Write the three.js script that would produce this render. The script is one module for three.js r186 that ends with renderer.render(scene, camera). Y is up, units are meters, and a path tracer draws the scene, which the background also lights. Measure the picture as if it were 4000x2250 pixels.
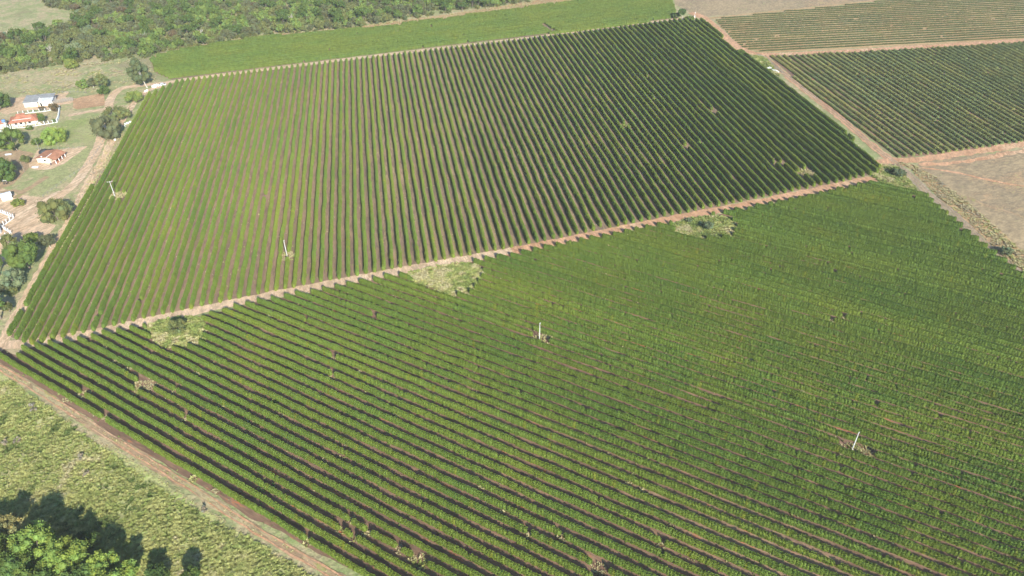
import * as THREE from 'three';
import { Sky } from 'three/addons/objects/Sky.js';
import { mergeGeometries } from 'three/addons/utils/BufferGeometryUtils.js';
import { RoundedBoxGeometry } from 'three/addons/geometries/RoundedBoxGeometry.js';

// ---------------------------------------------------------------- camera, sky, sun, exposure
// Plan coordinates are metres: X to the right, F straight ahead of the drone (z = -F), y up. The drone hovers 180 m up.
const scene = new THREE.Scene();
const camera = new THREE.PerspectiveCamera(42.4, 16 / 9, 1, 6000);
camera.position.set(0, 180, 0);
camera.rotation.set(-36.5 * Math.PI / 180, 0, 0);
const SUN_EL = 28 * Math.PI / 180, SUN_AZ = -23 * Math.PI / 180;      // shadows run 23 degrees left of straight ahead
const sunDir = new THREE.Vector3(-Math.sin(SUN_AZ) * Math.cos(SUN_EL), Math.sin(SUN_EL), Math.cos(SUN_AZ) * Math.cos(SUN_EL));
const sky = new Sky();
sky.name = 'sky'; sky.userData.kind = 'structure';
sky.scale.setScalar(5000);
sky.material.uniforms.sunPosition.value.copy(sunDir);
sky.material.uniforms.turbidity.value = 5;
sky.material.uniforms.rayleigh.value = 1.6;
sky.material.uniforms.mieCoefficient.value = 0.005;
scene.add(sky);
scene.environmentIntensity = 0.13;
const sun = new THREE.DirectionalLight(new THREE.Color(1, 0.94, 0.84), 4.7);
sun.name = 'sun';
sun.position.copy(sunDir).multiplyScalar(900).add(new THREE.Vector3(0, 0, -330));
sun.target.position.set(0, 0, -330);
sun.castShadow = true;
sun.shadow.mapSize.set(4096, 4096);
Object.assign(sun.shadow.camera, { left: -520, right: 520, top: 520, bottom: -520, near: 10, far: 2200 });
scene.add(sun, sun.target);
const renderer = new THREE.WebGLRenderer({ antialias: true });
renderer.toneMapping = THREE.LinearToneMapping;
renderer.toneMappingExposure = 1.62;
renderer.shadowMap.enabled = true;
scene.fog = new THREE.FogExp2(new THREE.Color(0.93, 0.93, 0.9), 0.00014);

// ---------------------------------------------------------------- site plan, in metres
const PLAN = {upperBlock:[[-189.1,213.1],[-176.6,207.5],[-147.1,220.7],[-103.0,238.4],[-53.9,255.4],[0.0,273.0],[59.3,294.5],[125.2,318.4],[172.9,335.7],[187.8,342.3],[192.4,348.8],[188.9,391.1],[177.7,471.5],[167.6,513.6],[160.9,533.9],[151.5,600.6],[129.9,599.3],[0.0,549.2],[-90.1,516.8],[-172.0,487.3],[-218.4,468.4],[-223.8,455.2],[-227.8,447.6],[-220.8,398.0],[-214.2,359.1],[-206.5,312.9],[-198.0,263.6],[-190.8,228.1]],lowerBlock:[[-209.3,216.4],[-178.4,201.2],[-179.5,205.8],[-159.7,211.9],[-147.3,216.4],[-122.8,224.1],[-101.6,233.3],[-53.1,250.0],[0.0,267.5],[58.4,288.4],[123.0,310.4],[170.1,328.2],[181.8,331.9],[202.4,321.7],[202.9,310.4],[207.1,281.9],[210.7,260.7],[213.4,242.4],[222.1,187.3],[165.4,96.2],[18.1,83.9],[-39.6,113.4],[-73.4,131.6],[-125.2,162.1],[-152.4,179.2],[-183.5,197.8],[-206.7,210.4]],rightBlock:[[181.1,516.8],[217.9,522.0],[275.8,530.1],[377.3,547.4],[505.0,567.5],[413.8,419.8],[337.5,396.2],[284.2,379.4],[235.3,366.1],[205.8,360.0],[196.6,412.3],[185.8,476.1]],topBlock:[[-252.9,511.6],[-246.4,520.4],[-235.5,530.6],[-190.9,555.5],[-99.3,583.0],[0.0,628.3],[72.7,662.0],[125.9,678.0],[137.1,664.3],[135.1,628.3],[131.1,606.0],[79.3,582.4],[0.0,556.7],[-91.1,524.2],[-173.5,492.6],[-223.1,472.9],[-238.3,485.4]],youngBlock:[[161.4,603.9],[231.7,626.8],[304.1,650.4],[380.3,673.9],[671.1,763.5],[532.3,578.0],[381.8,555.5],[279.5,538.9],[182.5,525.2],[166.4,533.9],[164.0,562.7]],fallowRight:[[210.3,353.2],[231.7,358.5],[279.7,371.4],[402.8,405.0],[268.2,200.5],[223.8,233.8],[217.3,258.8],[215.6,291.8],[213.0,324.3]],fallowTop:[[137.5,707.5],[138.3,646.6],[146.1,619.7],[156.6,610.0],[233.1,631.1],[306.2,655.8],[383.0,679.6],[677.1,771.5],[875.1,1036.1],[136.4,850.9]],lowerPasture:[[-274.7,233.8],[-192.6,197.8],[-179.9,191.4],[-164.1,181.6],[-147.3,170.4],[-119.1,153.2],[-71.3,124.0],[-51.0,112.3],[-18.6,89.9],[-72.6,53.8],[-216.4,89.9]],dryStrip:[[-253.4,515.2],[-237.5,536.1],[-192.9,562.7],[-137.9,577.4],[-62.0,612.8],[0.0,644.4],[44.7,673.9],[130.5,707.5],[125.9,678.0],[72.7,662.0],[0.0,628.3],[-99.3,583.0],[-190.9,555.5],[-235.5,530.6]],plot:[[-272.6,440.2],[-267.7,445.1],[-257.9,450.1],[-251.1,437.3],[-248.8,430.6],[-262.7,424.4],[-266.1,427.4]],lawn:[[-274.1,377.8],[-268.8,391.1],[-261.3,408.6],[-256.8,408.6],[-245.4,416.0],[-235.4,391.1],[-229.4,371.4],[-225.1,353.2],[-225.1,336.2],[-229.5,319.1],[-243.5,324.3],[-242.1,339.0],[-239.0,365.2],[-234.4,376.2],[-243.9,384.3],[-259.7,365.2]],farmYard:[[-264.4,310.4],[-255.1,326.9],[-242.1,321.7],[-229.2,317.4],[-224.4,324.3],[-218.8,320.9],[-217.6,312.9],[-218.3,310.4],[-225.7,310.4],[-219.1,296.3],[-210.3,291.8],[-209.4,284.1],[-215.8,280.9],[-216.0,268.5],[-218.4,260.7],[-229.2,251.3]],houseYard:[[-254.1,353.2],[-258.0,369.8],[-240.9,372.0],[-233.4,373.9],[-234.2,366.7],[-235.9,353.2],[-239.5,346.8],[-245.7,346.0],[-250.1,348.0]],whiteYard:[[-319.0,425.5],[-311.4,441.4],[-300.6,446.8],[-289.4,446.8],[-282.6,453.5],[-280.1,451.0],[-278.9,443.5],[-270.8,441.4],[-270.9,433.3],[-275.4,431.4],[-277.8,423.6],[-293.2,423.6],[-301.4,416.0]],underTrees:[[-284.6,365.2],[-269.1,369.8],[-257.0,365.2],[-251.9,350.3],[-249.5,330.8],[-254.3,325.6],[-263.5,328.2]],moundA:[[-138.1,220.2],[-134.1,222.5],[-127.1,224.9],[-119.8,224.1],[-115.8,216.4],[-114.3,210.4],[-116.1,207.2],[-122.0,205.4],[-127.8,205.8],[-133.1,209.7],[-139.5,216.4]],moundB:[[-44.0,254.1],[-34.7,257.8],[-23.0,261.3],[-15.3,260.7],[-12.1,255.0],[-13.2,246.8],[-17.0,238.9],[-23.6,237.2],[-32.3,242.4],[-41.2,247.7]],moundC:[[73.0,291.8],[81.2,297.4],[95.0,300.4],[101.7,298.6],[103.4,290.7],[99.0,281.9],[89.1,278.8],[79.4,281.9],[74.2,285.2]],moundD:[[187.2,347.4],[195.5,353.2],[201.0,350.3],[201.6,339.0],[200.9,326.9],[198.5,323.0],[191.3,326.9],[185.8,332.2],[184.5,339.0]],scrubRight:[[201.5,354.7],[207.8,347.4],[207.5,320.4],[210.6,298.6],[212.1,269.5],[216.6,238.9],[222.1,187.3],[233.2,203.3],[223.8,251.3],[221.5,287.4],[220.1,312.9],[216.0,339.0],[210.3,353.2]],cornerGrass:[[161.1,531.2],[167.1,522.0],[177.9,515.2],[178.0,496.5],[178.0,478.4],[173.2,485.4],[166.7,510.0]]};
const LANES = {middleRoad:[[[-195.0,208.3],[-185.3,207.8],[-175.7,209.4],[-158.9,214.3],[-138.0,222.5],[-102.4,236.4],[-53.5,253.2],[0.0,270.5],[58.9,291.8],[97.2,305.2],[138.2,319.9],[171.7,332.4],[185.1,337.0]],4.6],fieldTrack:[[[-191.7,197.8],[-188.8,204.0],[-190.1,214.9],[-192.4,226.5],[-197.2,251.3],[-201.8,274.6],[-206.9,303.3],[-214.0,336.2],[-218.3,362.1],[-226.7,398.0],[-230.7,423.6],[-232.6,443.5],[-230.3,456.1],[-224.1,461.3]],4.2],farmRoad:[[[-219.1,470.2],[-229.1,465.7],[-240.9,462.2],[-249.2,458.2],[-250.7,448.4],[-247.7,435.3],[-244.1,425.5],[-238.1,408.6],[-232.5,391.1],[-226.6,371.4],[-222.5,351.7],[-219.9,333.5],[-220.7,321.7],[-223.8,310.4],[-226.2,291.8],[-230.6,274.6]],5.2],sideTrack:[[[-243.9,425.5],[-249.7,422.8],[-257.2,419.0],[-263.3,415.3]],4.0],yardTrack:[[[-237.5,339.0],[-239.8,329.5],[-241.2,322.5],[-241.9,316.6]],3.0],topRoad:[[[-225.4,464.8],[-219.3,470.6],[-172.5,489.2],[-90.6,520.4],[0.0,552.6],[79.4,583.0],[132.7,603.3],[152.5,610.0]],5.0],cornerRoad:[[[146.4,621.2],[152.5,610.0],[156.5,590.7],[161.2,550.9],[164.6,533.9],[171.3,524.2],[181.3,521.0],[218.8,524.7],[277.4,533.9],[379.2,550.9],[529.0,573.6]],7.5],sandTrack:[[[174.4,522.0],[177.0,515.2],[179.8,496.5],[181.8,485.4]],3.0],eastTrack:[[[177.5,516.8],[184.0,470.2],[194.5,406.5],[199.5,366.7],[203.7,350.3]],5.0],blockTrack:[[[187.6,345.1],[194.1,353.2],[200.7,357.6],[206.4,356.7],[233.6,362.4],[282.7,376.8],[371.7,403.2]],6.0],edgeTrack:[[[202.2,353.2],[204.2,339.0],[204.6,322.5],[207.3,306.8],[209.7,275.6],[212.7,250.4],[218.4,195.1]],4.5],pastureTrack:[[[-204.9,209.0],[-182.3,195.6],[-166.3,186.0],[-150.0,176.0],[-121.1,158.1],[-95.6,142.6],[-72.4,128.0],[-44.2,111.9],[-26.0,100.9]],2.8],youngEdge:[[[157.8,606.0],[186.8,615.6],[232.6,629.7],[305.6,654.2],[382.2,678.0],[674.8,768.5]],3.5],whitePath:[[[-254.0,320.4],[-248.5,324.3],[-241.2,322.5]],2.5]};
const TREES = [["dark", "dark round tree at the picture's left edge beside the white shed", -308.2, 424.4, 10.9, 6.2, 5.5, 0.3],
  ["green", "broad dark green tree in front of the red tiled house", -268.6, 368.9, 12.2, 9.2, 5.2, -3.1],
  ["lime", "bright lime green spreading tree on the lawn above the veranda house", -252.2, 378.4, 8.5, 7.9, 4.2, 0.0],
  ["dark", "dense dark green tree left of the veranda house", -253.3, 333.0, 12.5, 6.5, 5.9, -2.3],
  ["grey", "large grey green tree beside the field track and white bags", -224.2, 382.7, 15.4, 7.7, 7.7, 0.4],
  ["olive", "lower olive tree behind the large grey green roadside tree", -230.1, 408.6, 7.7, 9.3, 3.4, -0.9],
  ["euc", "tall pale trunked eucalyptus beside the white pickup", -233.8, 459.1, 19.7, 6.9, 9.0, -3.0],
  ["yellow", "low yellow green shrub inside the bend of the farm road", -231.0, 434.5, 7.0, 5.8, 2.9, -0.6],
  ["bright", "small bright green tree above the ploughed plot", -272.7, 457.4, 6.3, 4.1, 2.9, -1.0],
  ["grey", "thin grey leaved tree beside the small bright green tree", -268.3, 459.5, 5.9, 3.6, 2.1, -0.5],
  ["olive", "olive brown tree at the ploughed plot corner", -260.0, 456.1, 10.3, 4.2, 4.1, 0.3],
  ["dark", "short dark tree below the olive brown tree", -256.3, 447.6, 5.6, 3.5, 2.5, 0.0],
  ["olive", "wide olive bush between the farm yard and the field track", -211.0, 296.3, 10.6, 7.5, 5.3, 0.0],
  ["yellow", "round yellow green bush at the edge of the upper left pasture", -298.3, 493.6, 6.4, 4.9, 3.2, 0.0],
  ["rust", "rusty brown small tree at the fence corner behind the tiled house", -273.1, 420.9, 5.0, 2.9, 2.1, -1.1],
  ["green", "narrow green tree at the gable end of the tiled house", -272.4, 404.3, 6.9, 1.8, 3.3, -0.3],
  ["rust", "low rusty shrub below the white shed wall", -282.7, 422.8, 2.6, 2.0, 1.1, 0.0],
  ["green", "big glossy green tree at the lower end of the farm yard", -203.5, 256.9, 12.3, 7.1, 5.2, -1.1],
  ["olive", "open crowned tree behind the big glossy green tree", -216.3, 269.5, 8.7, 3.3, 3.3, -1.1],
  ["green", "small leafy tree between the farm yard and the glossy tree", -210.7, 275.0, 5.9, 2.9, 2.1, -0.3],
  ["grey", "thin grey shrub beside the field track below the yard", -202.7, 273.0, 5.9, 3.8, 2.2, -0.9],
  ["sage", "pale green rounded tree below the glossy green tree", -202.1, 243.8, 8.8, 5.0, 4.2, -0.4],
  ["green", "green tree cut by the left edge beside the pale green tree", -213.7, 252.2, 11.4, 3.0, 5.1, 0.2],
  ["green", "dark green bush at the left edge above the road junction", -197.2, 223.3, 12.5, 3.0, 5.5, 0.3],
  ["grey", "grey leafless thicket at the left edge below the pale tree", -206.4, 240.3, 4.5, 3.1, 2.1, 0.0],
  ["olive", "dry straw coloured bush beside the track bend", -200.1, 238.1, 3.6, 2.1, 1.5, -0.1],
  ["olive", "brown weedy bush beside the dark green bush", -195.7, 227.3, 4.9, 1.8, 2.2, -0.2],
  ["yellow", "small sparse tree against the white hut", -234.8, 309.0, 3.7, 2.9, 1.6, -1.0],
  ["olive", "ragged shrub left of the veranda house", -256.4, 353.2, 4.8, 2.2, 2.1, 0.9],
  ["green", "leafy shrub left of the lime green tree", -259.8, 373.9, 4.6, 2.5, 1.8, -0.3],
  ["green", "small dark shrub under the eaves near the broad tree", -275.0, 394.5, 2.9, 2.0, 1.2, -0.3],
  ["green", "low green bush inside the white fence corner", -267.1, 405.8, 2.1, 1.2, 1.0, 0.0],
  ["tuft", "thin umbrella tree with pale trunk at the far field corner", 135.2, 601.3, 8.5, 3.7, 2.1, -0.8],
  ["green", "dark green clump beside the thin umbrella tree", 141.2, 600.6, 3.5, 4.5, 1.7, -0.4],
  ["green", "green clump behind the thin umbrella tree", 131.3, 604.6, 4.6, 3.3, 1.8, -0.4],
  ["green", "round dark bush alone at the curve of the corner road", 162.1, 521.0, 4.1, 2.7, 2.0, 0.0],
  ["olive", "grassy olive bush in the first weedy mound", -124.7, 214.1, 5.3, 4.3, 1.9, -0.5],
  ["sage", "silvery shrub in the third weedy mound", 89.3, 287.8, 3.7, 2.3, 1.3, 0.0],
  ["sage", "low silver green shrub beside the track in the third mound", 82.0, 294.5, 1.9, 1.7, 0.8, -0.2],
  ["sage", "silver green shrub in the weedy corner right of the fields", 197.9, 339.0, 3.7, 3.5, 1.5, -0.3],
  ["dark", "small dark shrub beside the silver green corner shrub", 196.0, 344.0, 2.6, 1.9, 1.1, -0.3],
  ["sage", "pale shrub beside the grey track at the right edge", 213.8, 267.5, 3.4, 2.9, 1.3, 0.0]];
const NEAR_TREES = [["straw", -138.5, 125.2, 6.5, 3.4], ["lime", -127.8, 118.6, 8.0, 5.8], ["lime", -117.6, 114.8, 7.5, 5.7], ["green", -129.4, 111.9, 7.0, 5.3], ["lime", -106.7, 113.0, 6.5, 4.1], ["lime", -100.3, 112.1, 5.5, 3.2], ["green", -112.3, 109.6, 6.0, 4.0], ["green", -122.1, 107.6, 7.0, 5.2], ["dark", -93.5, 111.9, 3.5, 3.4], ["green", -83.8, 110.9, 4.5, 2.7], ["dark", -117.1, 122.4, 3.5, 3.5], ["green", -139.4, 116.9, 8.0, 5.4], ["lime", -103.3, 107.1, 6.0, 4.6], ["green", -133.8, 108.6, 7.0, 5.2]];

LANES.fallowTrackA=[[[214.1,352.6],[229.2,353.2],[252.9,360.0],[278.4,368.9],[347.6,389.4]],3.2];
LANES.fallowTrackB=[[[213.8,348.8],[227.5,344.0],[240.7,336.2],[255.8,328.2],[284.4,312.9]],1.6];
LANES.fallowTrackC=[[[216.2,325.6],[227.5,310.4],[239.4,298.6],[261.3,276.7]],2.2];

// ---------------------------------------------------------------- helpers
function rng(seed) { let a = seed >>> 0; return () => { a = (a + 0x6D2B79F5) >>> 0; let t = a; t = Math.imul(t ^ (t >>> 15), t | 1); t ^= t + Math.imul(t ^ (t >>> 7), t | 61); return ((t ^ (t >>> 14)) >>> 0) / 4294967296; }; }
const hash = (i, j, s) => { let h = Math.imul(i, 374761393) + Math.imul(j, 668265263) + Math.imul(s, 2147483647); h = Math.imul(h ^ (h >>> 13), 1274126177); return ((h ^ (h >>> 16)) >>> 0) / 4294967296; };
function vnoise(x, y, s = 1) { const i = Math.floor(x), j = Math.floor(y), u = x - i, v = y - j, a = u * u * (3 - 2 * u), b = v * v * (3 - 2 * v); return (hash(i, j, s) * (1 - a) + hash(i + 1, j, s) * a) * (1 - b) + (hash(i, j + 1, s) * (1 - a) + hash(i + 1, j + 1, s) * a) * b; }
const names = new Map();
function numbered(n) { const k = names.get(n) || 0; names.set(n, k + 1); return k ? n + '_' + String(k).padStart(3, '0') : n; }
function top(o, name, label, category, group, kind) { o.name = numbered(name); Object.assign(o.userData, { label, category }); if (group) o.userData.group = group; if (kind) o.userData.kind = kind; scene.add(o); return o; }
function structure(o, name, label) { o.name = numbered(name); o.userData.kind = 'structure'; if (label) o.userData.label = label; scene.add(o); return o; }
function part(geo, mat, name, parent, label) { const m = new THREE.Mesh(geo, mat); m.name = name; m.castShadow = m.receiveShadow = true; if (label) m.userData.label = label; parent.add(m); return m; }
const V = (X, F, y = 0) => new THREE.Vector3(X, y, -F);

// ---- ground textures: tiling layered noise, palettes are the colours of earth, litter and grass
function field(size, layers, seed) {
  const out = new Float32Array(size * size); let tot = 0;
  layers.forEach(([px, py, amp], k) => {
    tot += amp;
    const g = new Float32Array(px * py), r = rng(seed * 977 + k * 131 + 7); for (let i = 0; i < g.length; i++) g[i] = r();
    const X0 = new Int32Array(size), X1 = new Int32Array(size), XF = new Float32Array(size);
    for (let x = 0; x < size; x++) { const f = x / size * px, i = Math.floor(f), t = f - i; X0[x] = i % px; X1[x] = (i + 1) % px; XF[x] = t * t * (3 - 2 * t); }
    for (let y = 0; y < size; y++) {
      const f = y / size * py, j = Math.floor(f), t = f - j, v = t * t * (3 - 2 * t), a = (j % py) * px, b = ((j + 1) % py) * px;
      for (let x = 0; x < size; x++) { const u = XF[x], p = X0[x], q = X1[x]; out[y * size + x] += amp * ((g[a + p] * (1 - u) + g[a + q] * u) * (1 - v) + (g[b + p] * (1 - u) + g[b + q] * u) * v); }
    }
  });
  for (let i = 0; i < out.length; i++) out[i] = Math.min(1, Math.max(0, (out[i] / tot - 0.5) * 1.9 + 0.5));
  return out;
}
const hex = (h) => [(h >> 16) & 255, (h >> 8) & 255, h & 255];
function earth({ size = 1024, metres = 128, base, second, patch, fleck, fleckCut = 0.72, patchCut = 0.55, seed, aniso = 1, rough = 1, bump = 0.06 }) {
  const L = (m) => Math.max(2, Math.round(metres / m));
  const A = (m, a) => [L(m), L(m * aniso), a];
  const broad = field(size, [A(48, 1), A(17, .8), A(6, .5)], seed), mid = field(size, [A(9, .8), A(3.1, 1), A(1.2, .8)], seed + 1), fine = field(size, [A(1.1, 1), A(.5, 1), A(.27, .9)], seed + 2);
  const c0 = hex(base), c1 = hex(second), c2 = hex(patch), c3 = hex(fleck), d = new Uint8Array(size * size * 4), half = size / 2, hb = new Uint8Array(half * half * 4);
  const sm = (a, b, x) => { const t = Math.min(1, Math.max(0, (x - a) / (b - a))); return t * t * (3 - 2 * t); };
  for (let i = 0; i < size * size; i++) {
    const w1 = sm(.25, .75, broad[i] * .5 + mid[i] * .5), w2 = sm(patchCut, patchCut + .25, broad[i] * .55 + mid[i] * .25 + fine[i] * .2), w3 = sm(fleckCut, fleckCut + .15, fine[i] * .6 + mid[i] * .4), g = .88 + .24 * fine[i];
    for (let k = 0; k < 3; k++) { let c = c0[k] + (c1[k] - c0[k]) * w1; c += (c2[k] - c) * w2 * .85; c += (c3[k] - c) * w3 * .8; d[i * 4 + k] = Math.min(255, c * g); }
    d[i * 4 + 3] = 255;
  }
  for (let j = 0; j < half; j++) for (let i = 0; i < half; i++) { const q = 2 * j * size + 2 * i, v = (fine[q] * .6 + mid[q] * .4) * 255, o = (j * half + i) * 4; hb[o] = hb[o + 1] = hb[o + 2] = v; hb[o + 3] = 255; }
  const make = (data, srgb) => { const n = srgb ? size : half, t = new THREE.DataTexture(data, n, n, THREE.RGBAFormat); t.wrapS = t.wrapT = THREE.RepeatWrapping; t.magFilter = THREE.LinearFilter; t.minFilter = THREE.LinearMipmapLinearFilter; t.generateMipmaps = true; if (srgb) t.colorSpace = THREE.SRGBColorSpace; t.needsUpdate = true; return t; };
  const m = new THREE.MeshStandardMaterial({ map: make(d, true), bumpMap: make(hb, false), bumpScale: bump, roughness: rough });
  m.userData.metres = metres; return m;
}
// polygon helpers on [X, F] lists
function roughen(poly, step, amp, seed, closed = true) {
  const out = [], n = poly.length;
  for (let i = 0; i < (closed ? n : n - 1); i++) {
    const a = poly[i], b = poly[(i + 1) % n], L = Math.hypot(b[0] - a[0], b[1] - a[1]), k = Math.max(1, Math.round(L / step));
    const nx = -(b[1] - a[1]) / L, ny = (b[0] - a[0]) / L;
    for (let j = 0; j < k; j++) { const t = j / k, x = a[0] + (b[0] - a[0]) * t, y = a[1] + (b[1] - a[1]) * t, w = (vnoise(x / 3.1, y / 3.1, seed) - .5) * 1.3 * amp + (vnoise(x / 11, y / 11, seed + 5) - .5) * 2 * amp; out.push([x + nx * w, y + ny * w]); }
  }
  if (!closed) out.push(poly[n - 1]);
  return out;
}
function inside(poly, x, y) { let c = false; for (let i = 0, j = poly.length - 1; i < poly.length; j = i++) { const a = poly[i], b = poly[j]; if ((a[1] > y) !== (b[1] > y) && x < (b[0] - a[0]) * (y - a[1]) / (b[1] - a[1]) + a[0]) c = !c; } return c; }
function bounds(poly) { const b = [1e9, 1e9, -1e9, -1e9]; for (const [x, y] of poly) { b[0] = Math.min(b[0], x); b[1] = Math.min(b[1], y); b[2] = Math.max(b[2], x); b[3] = Math.max(b[3], y); } return b; }
function sheet(poly, y, mat, turn = 0) {
  const g = new THREE.ShapeGeometry(new THREE.Shape(poly.map(([a, b]) => new THREE.Vector2(a, b)))), p = g.attributes.position, uv = g.attributes.uv, M = mat.userData.metres, c = Math.cos(turn), s = Math.sin(turn);
  for (let i = 0; i < p.count; i++) { const X = p.getX(i), F = p.getY(i); p.setXYZ(i, X, y, -F); uv.setXY(i, (X * c - F * s) / M, (X * s + F * c) / M); }
  g.computeVertexNormals();
  const n = g.attributes.normal; for (let i = 0; i < n.count; i++) n.setXYZ(i, 0, 1, 0);
  const m = new THREE.Mesh(g, mat); m.receiveShadow = true; return m;
}
function lanePoly(line, width, seed, ragged = .35) {
  const c = new THREE.CatmullRomCurve3(line.map(([a, b]) => new THREE.Vector3(a, b, 0)), false, 'centripetal'), n = Math.max(8, Math.round(c.getLength() / 1.6)), L = [], R = [];
  for (let i = 0; i <= n; i++) { const p = c.getPointAt(i / n), t = c.getTangentAt(i / n), w = width / 2; const a = w + (vnoise(p.x / 2.3, p.y / 2.3, seed) - .5) * ragged * 2.4, b = w + (vnoise(p.x / 2.7, p.y / 2.7, seed + 9) - .5) * ragged * 2.4; L.push([p.x - t.y * a, p.y + t.x * a]); R.push([p.x + t.y * b, p.y - t.x * b]); }
  return [...L, ...R.reverse()];
}

// ---------------------------------------------------------------- ground
const DEG = Math.PI / 180, ROW_UPPER = -10.3 * DEG, ROW_LOWER = 119.5 * DEG, ROW_TOP = 69.6 * DEG, ROW_YOUNG = 81.5 * DEG;
const grassLand = earth({ size: 2048, metres: 300, base: 0xb3a27b, second: 0x8f9a5f, patch: 0x9a8a68, fleck: 0x77854a, seed: 11, bump: .25 });
const lushLand = earth({ size: 1024, metres: 110, base: 0xb0b070, second: 0xbab07c, patch: 0xbfae8a, fleck: 0x8b9c50, patchCut: .62, fleckCut: .62, seed: 21, bump: .35 });
const rowSoil = earth({ size: 2048, metres: 260, base: 0x93785f, second: 0x826c58, patch: 0xa3876b, fleck: 0x77703f, fleckCut: .68, seed: 31, aniso: 5, bump: .1 });
const redSoil = earth({ size: 2048, metres: 260, base: 0x8a6b54, second: 0x7c604b, patch: 0x9a7d63, fleck: 0xa85f3c, fleckCut: .78, seed: 41, aniso: 5, bump: .1 });
const sand = earth({ size: 1024, metres: 120, base: 0xd3b594, second: 0xc7a783, patch: 0xdcc2a3, fleck: 0xa98e69, fleckCut: .8, seed: 51, aniso: 3, bump: .04 });
const orangeSand = earth({ size: 1024, metres: 120, base: 0xc89b77, second: 0xbd8d67, patch: 0xcfac88, fleck: 0x9d7853, fleckCut: .78, seed: 61, aniso: 3, bump: .04 });
const trackSoil = earth({ size: 1024, metres: 90, base: 0xae9270, second: 0x9e8463, patch: 0xb3a47c, fleck: 0x8a8a4c, fleckCut: .66, seed: 71, aniso: 3, bump: .08 });
const fallow = earth({ size: 2048, metres: 260, base: 0xa8926f, second: 0x958366, patch: 0xb3936d, fleck: 0x908e5a, fleckCut: .78, seed: 81, aniso: 2, bump: .15 });
const greyTrack = earth({ size: 1024, metres: 90, base: 0xa8957c, second: 0x97856e, patch: 0xb8a084, fleck: 0x8c8a60, fleckCut: .74, seed: 91, aniso: 4, bump: .08 });
const strawLand = earth({ size: 1024, metres: 160, base: 0xbb9a70, second: 0xad9064, patch: 0xb38a62, fleck: 0x958a55, fleckCut: .74, seed: 101, bump: .15 });
const lawnLand = earth({ size: 1024, metres: 120, base: 0x9a9c66, second: 0xa8a072, patch: 0x87954f, fleck: 0xb29d78, fleckCut: .74, seed: 111, bump: .06 });
const ploughed = earth({ size: 512, metres: 40, base: 0xbf9974, second: 0xb38a65, patch: 0xc9a783, fleck: 0x806848, fleckCut: .7, seed: 121, aniso: 1, bump: .2 });

const groundPoly = [[-2600, -600], [2600, -600], [2600, 4200], [-2600, 4200]];
structure(sheet(groundPoly, 0, grassLand), 'ground', 'dry tan and green grassland around the fields');
const area = (key, name, mat, y, turn, edge, label) => structure(sheet(roughen(PLAN[key], 2.2, edge, key.length * 13 + 3), y, mat, turn), name, label);
area('upperBlock', 'field_soil', rowSoil, .03, ROW_UPPER, .5, 'tan littered soil of the large middle field');
area('lowerBlock', 'field_soil', redSoil, .03, ROW_LOWER, .5, 'reddish brown soil of the front field');
area('rightBlock', 'field_soil', redSoil, .03, ROW_UPPER, .5, 'soil of the right hand field');
area('topBlock', 'field_soil', rowSoil, .03, ROW_TOP, .5, 'soil of the far field before the wood');
area('youngBlock', 'field_soil', strawLand, .03, ROW_YOUNG, .8, 'straw coloured soil of the young plantation');
area('fallowRight', 'fallow_field', fallow, .03, 1.2, 2, 'bare grey brown fallow field at the right edge');
area('fallowTop', 'fallow_field', fallow, .03, .4, 2, 'grey brown fallow field at the top edge');
area('lowerPasture', 'pasture', lushLand, .03, 0, 1, 'tussocky green pasture at the lower left');
area('dryStrip', 'dry_strip', strawLand, .06, ROW_TOP, 1.2, 'pale dry grass strip between the far field and the wood');
area('plot', 'ploughed_plot', ploughed, .09, 0, .3, 'small ploughed plot of bare pinkish earth');
area('lawn', 'lawn', lawnLand, .03, 0, .6, 'mown green lawn around the farm houses');
area('farmYard', 'farm_yard', sand, .06, .5, 1, 'bare sandy farm yard');
area('houseYard', 'house_yard', sand, .09, .5, .8, 'sandy yard around the veranda house');
area('whiteYard', 'shed_yard', sand, .06, .5, 1, 'bare earth round the long white shed');
area('underTrees', 'shaded_yard', trackSoil, .06, .5, 1, 'bare earth under the left edge trees');
area('moundA', 'weedy_ground', lushLand, .06, 0, .8, 'weedy ground of the first mound');
area('moundB', 'weedy_ground', lushLand, .06, 0, .8, 'weedy ground of the second mound');
area('moundC', 'weedy_ground', lushLand, .06, 0, .8, 'weedy ground of the third mound');
area('moundD', 'weedy_ground', lushLand, .09, 0, .8, 'weedy ground of the right hand corner');
area('scrubRight', 'weedy_verge', strawLand, .06, 1, 1, 'dry weedy verge of the fallow field');
area('cornerGrass', 'weedy_verge', lushLand, .06, 0, .6, 'weedy verge inside the corner road');
const lane = (key, name, mat, y, turn, ragged, label) => structure(sheet(lanePoly(LANES[key][0], LANES[key][1], key.length * 7 + 1, ragged), y, mat, turn), name, label);
{ const all = LANES.middleRoad[0], k = all.findIndex((p) => p[0] > -20); LANES.middleRoadEast = [all.slice(k - 1), 5.2]; LANES.middleRoad = [all.slice(0, k + 1), 5.2]; }
lane('middleRoad', 'dirt_road', sand, .12, ROW_TOP + Math.PI / 2, .5, 'pale sandy left half of the road between the middle and front fields');
lane('middleRoadEast', 'dirt_road', orangeSand, .09, ROW_TOP + Math.PI / 2, .5, 'orange earth right half of the road between the middle and front fields');
lane('fieldTrack', 'dirt_track', sand, .15, ROW_UPPER, .5, 'sandy track along the left edge of the middle field');
lane('farmRoad', 'dirt_road', sand, .18, .6, .3, 'curving sandy farm road');
lane('sideTrack', 'dirt_track', sand, .12, .9, .4, 'short sandy track below the ploughed plot');
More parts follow.
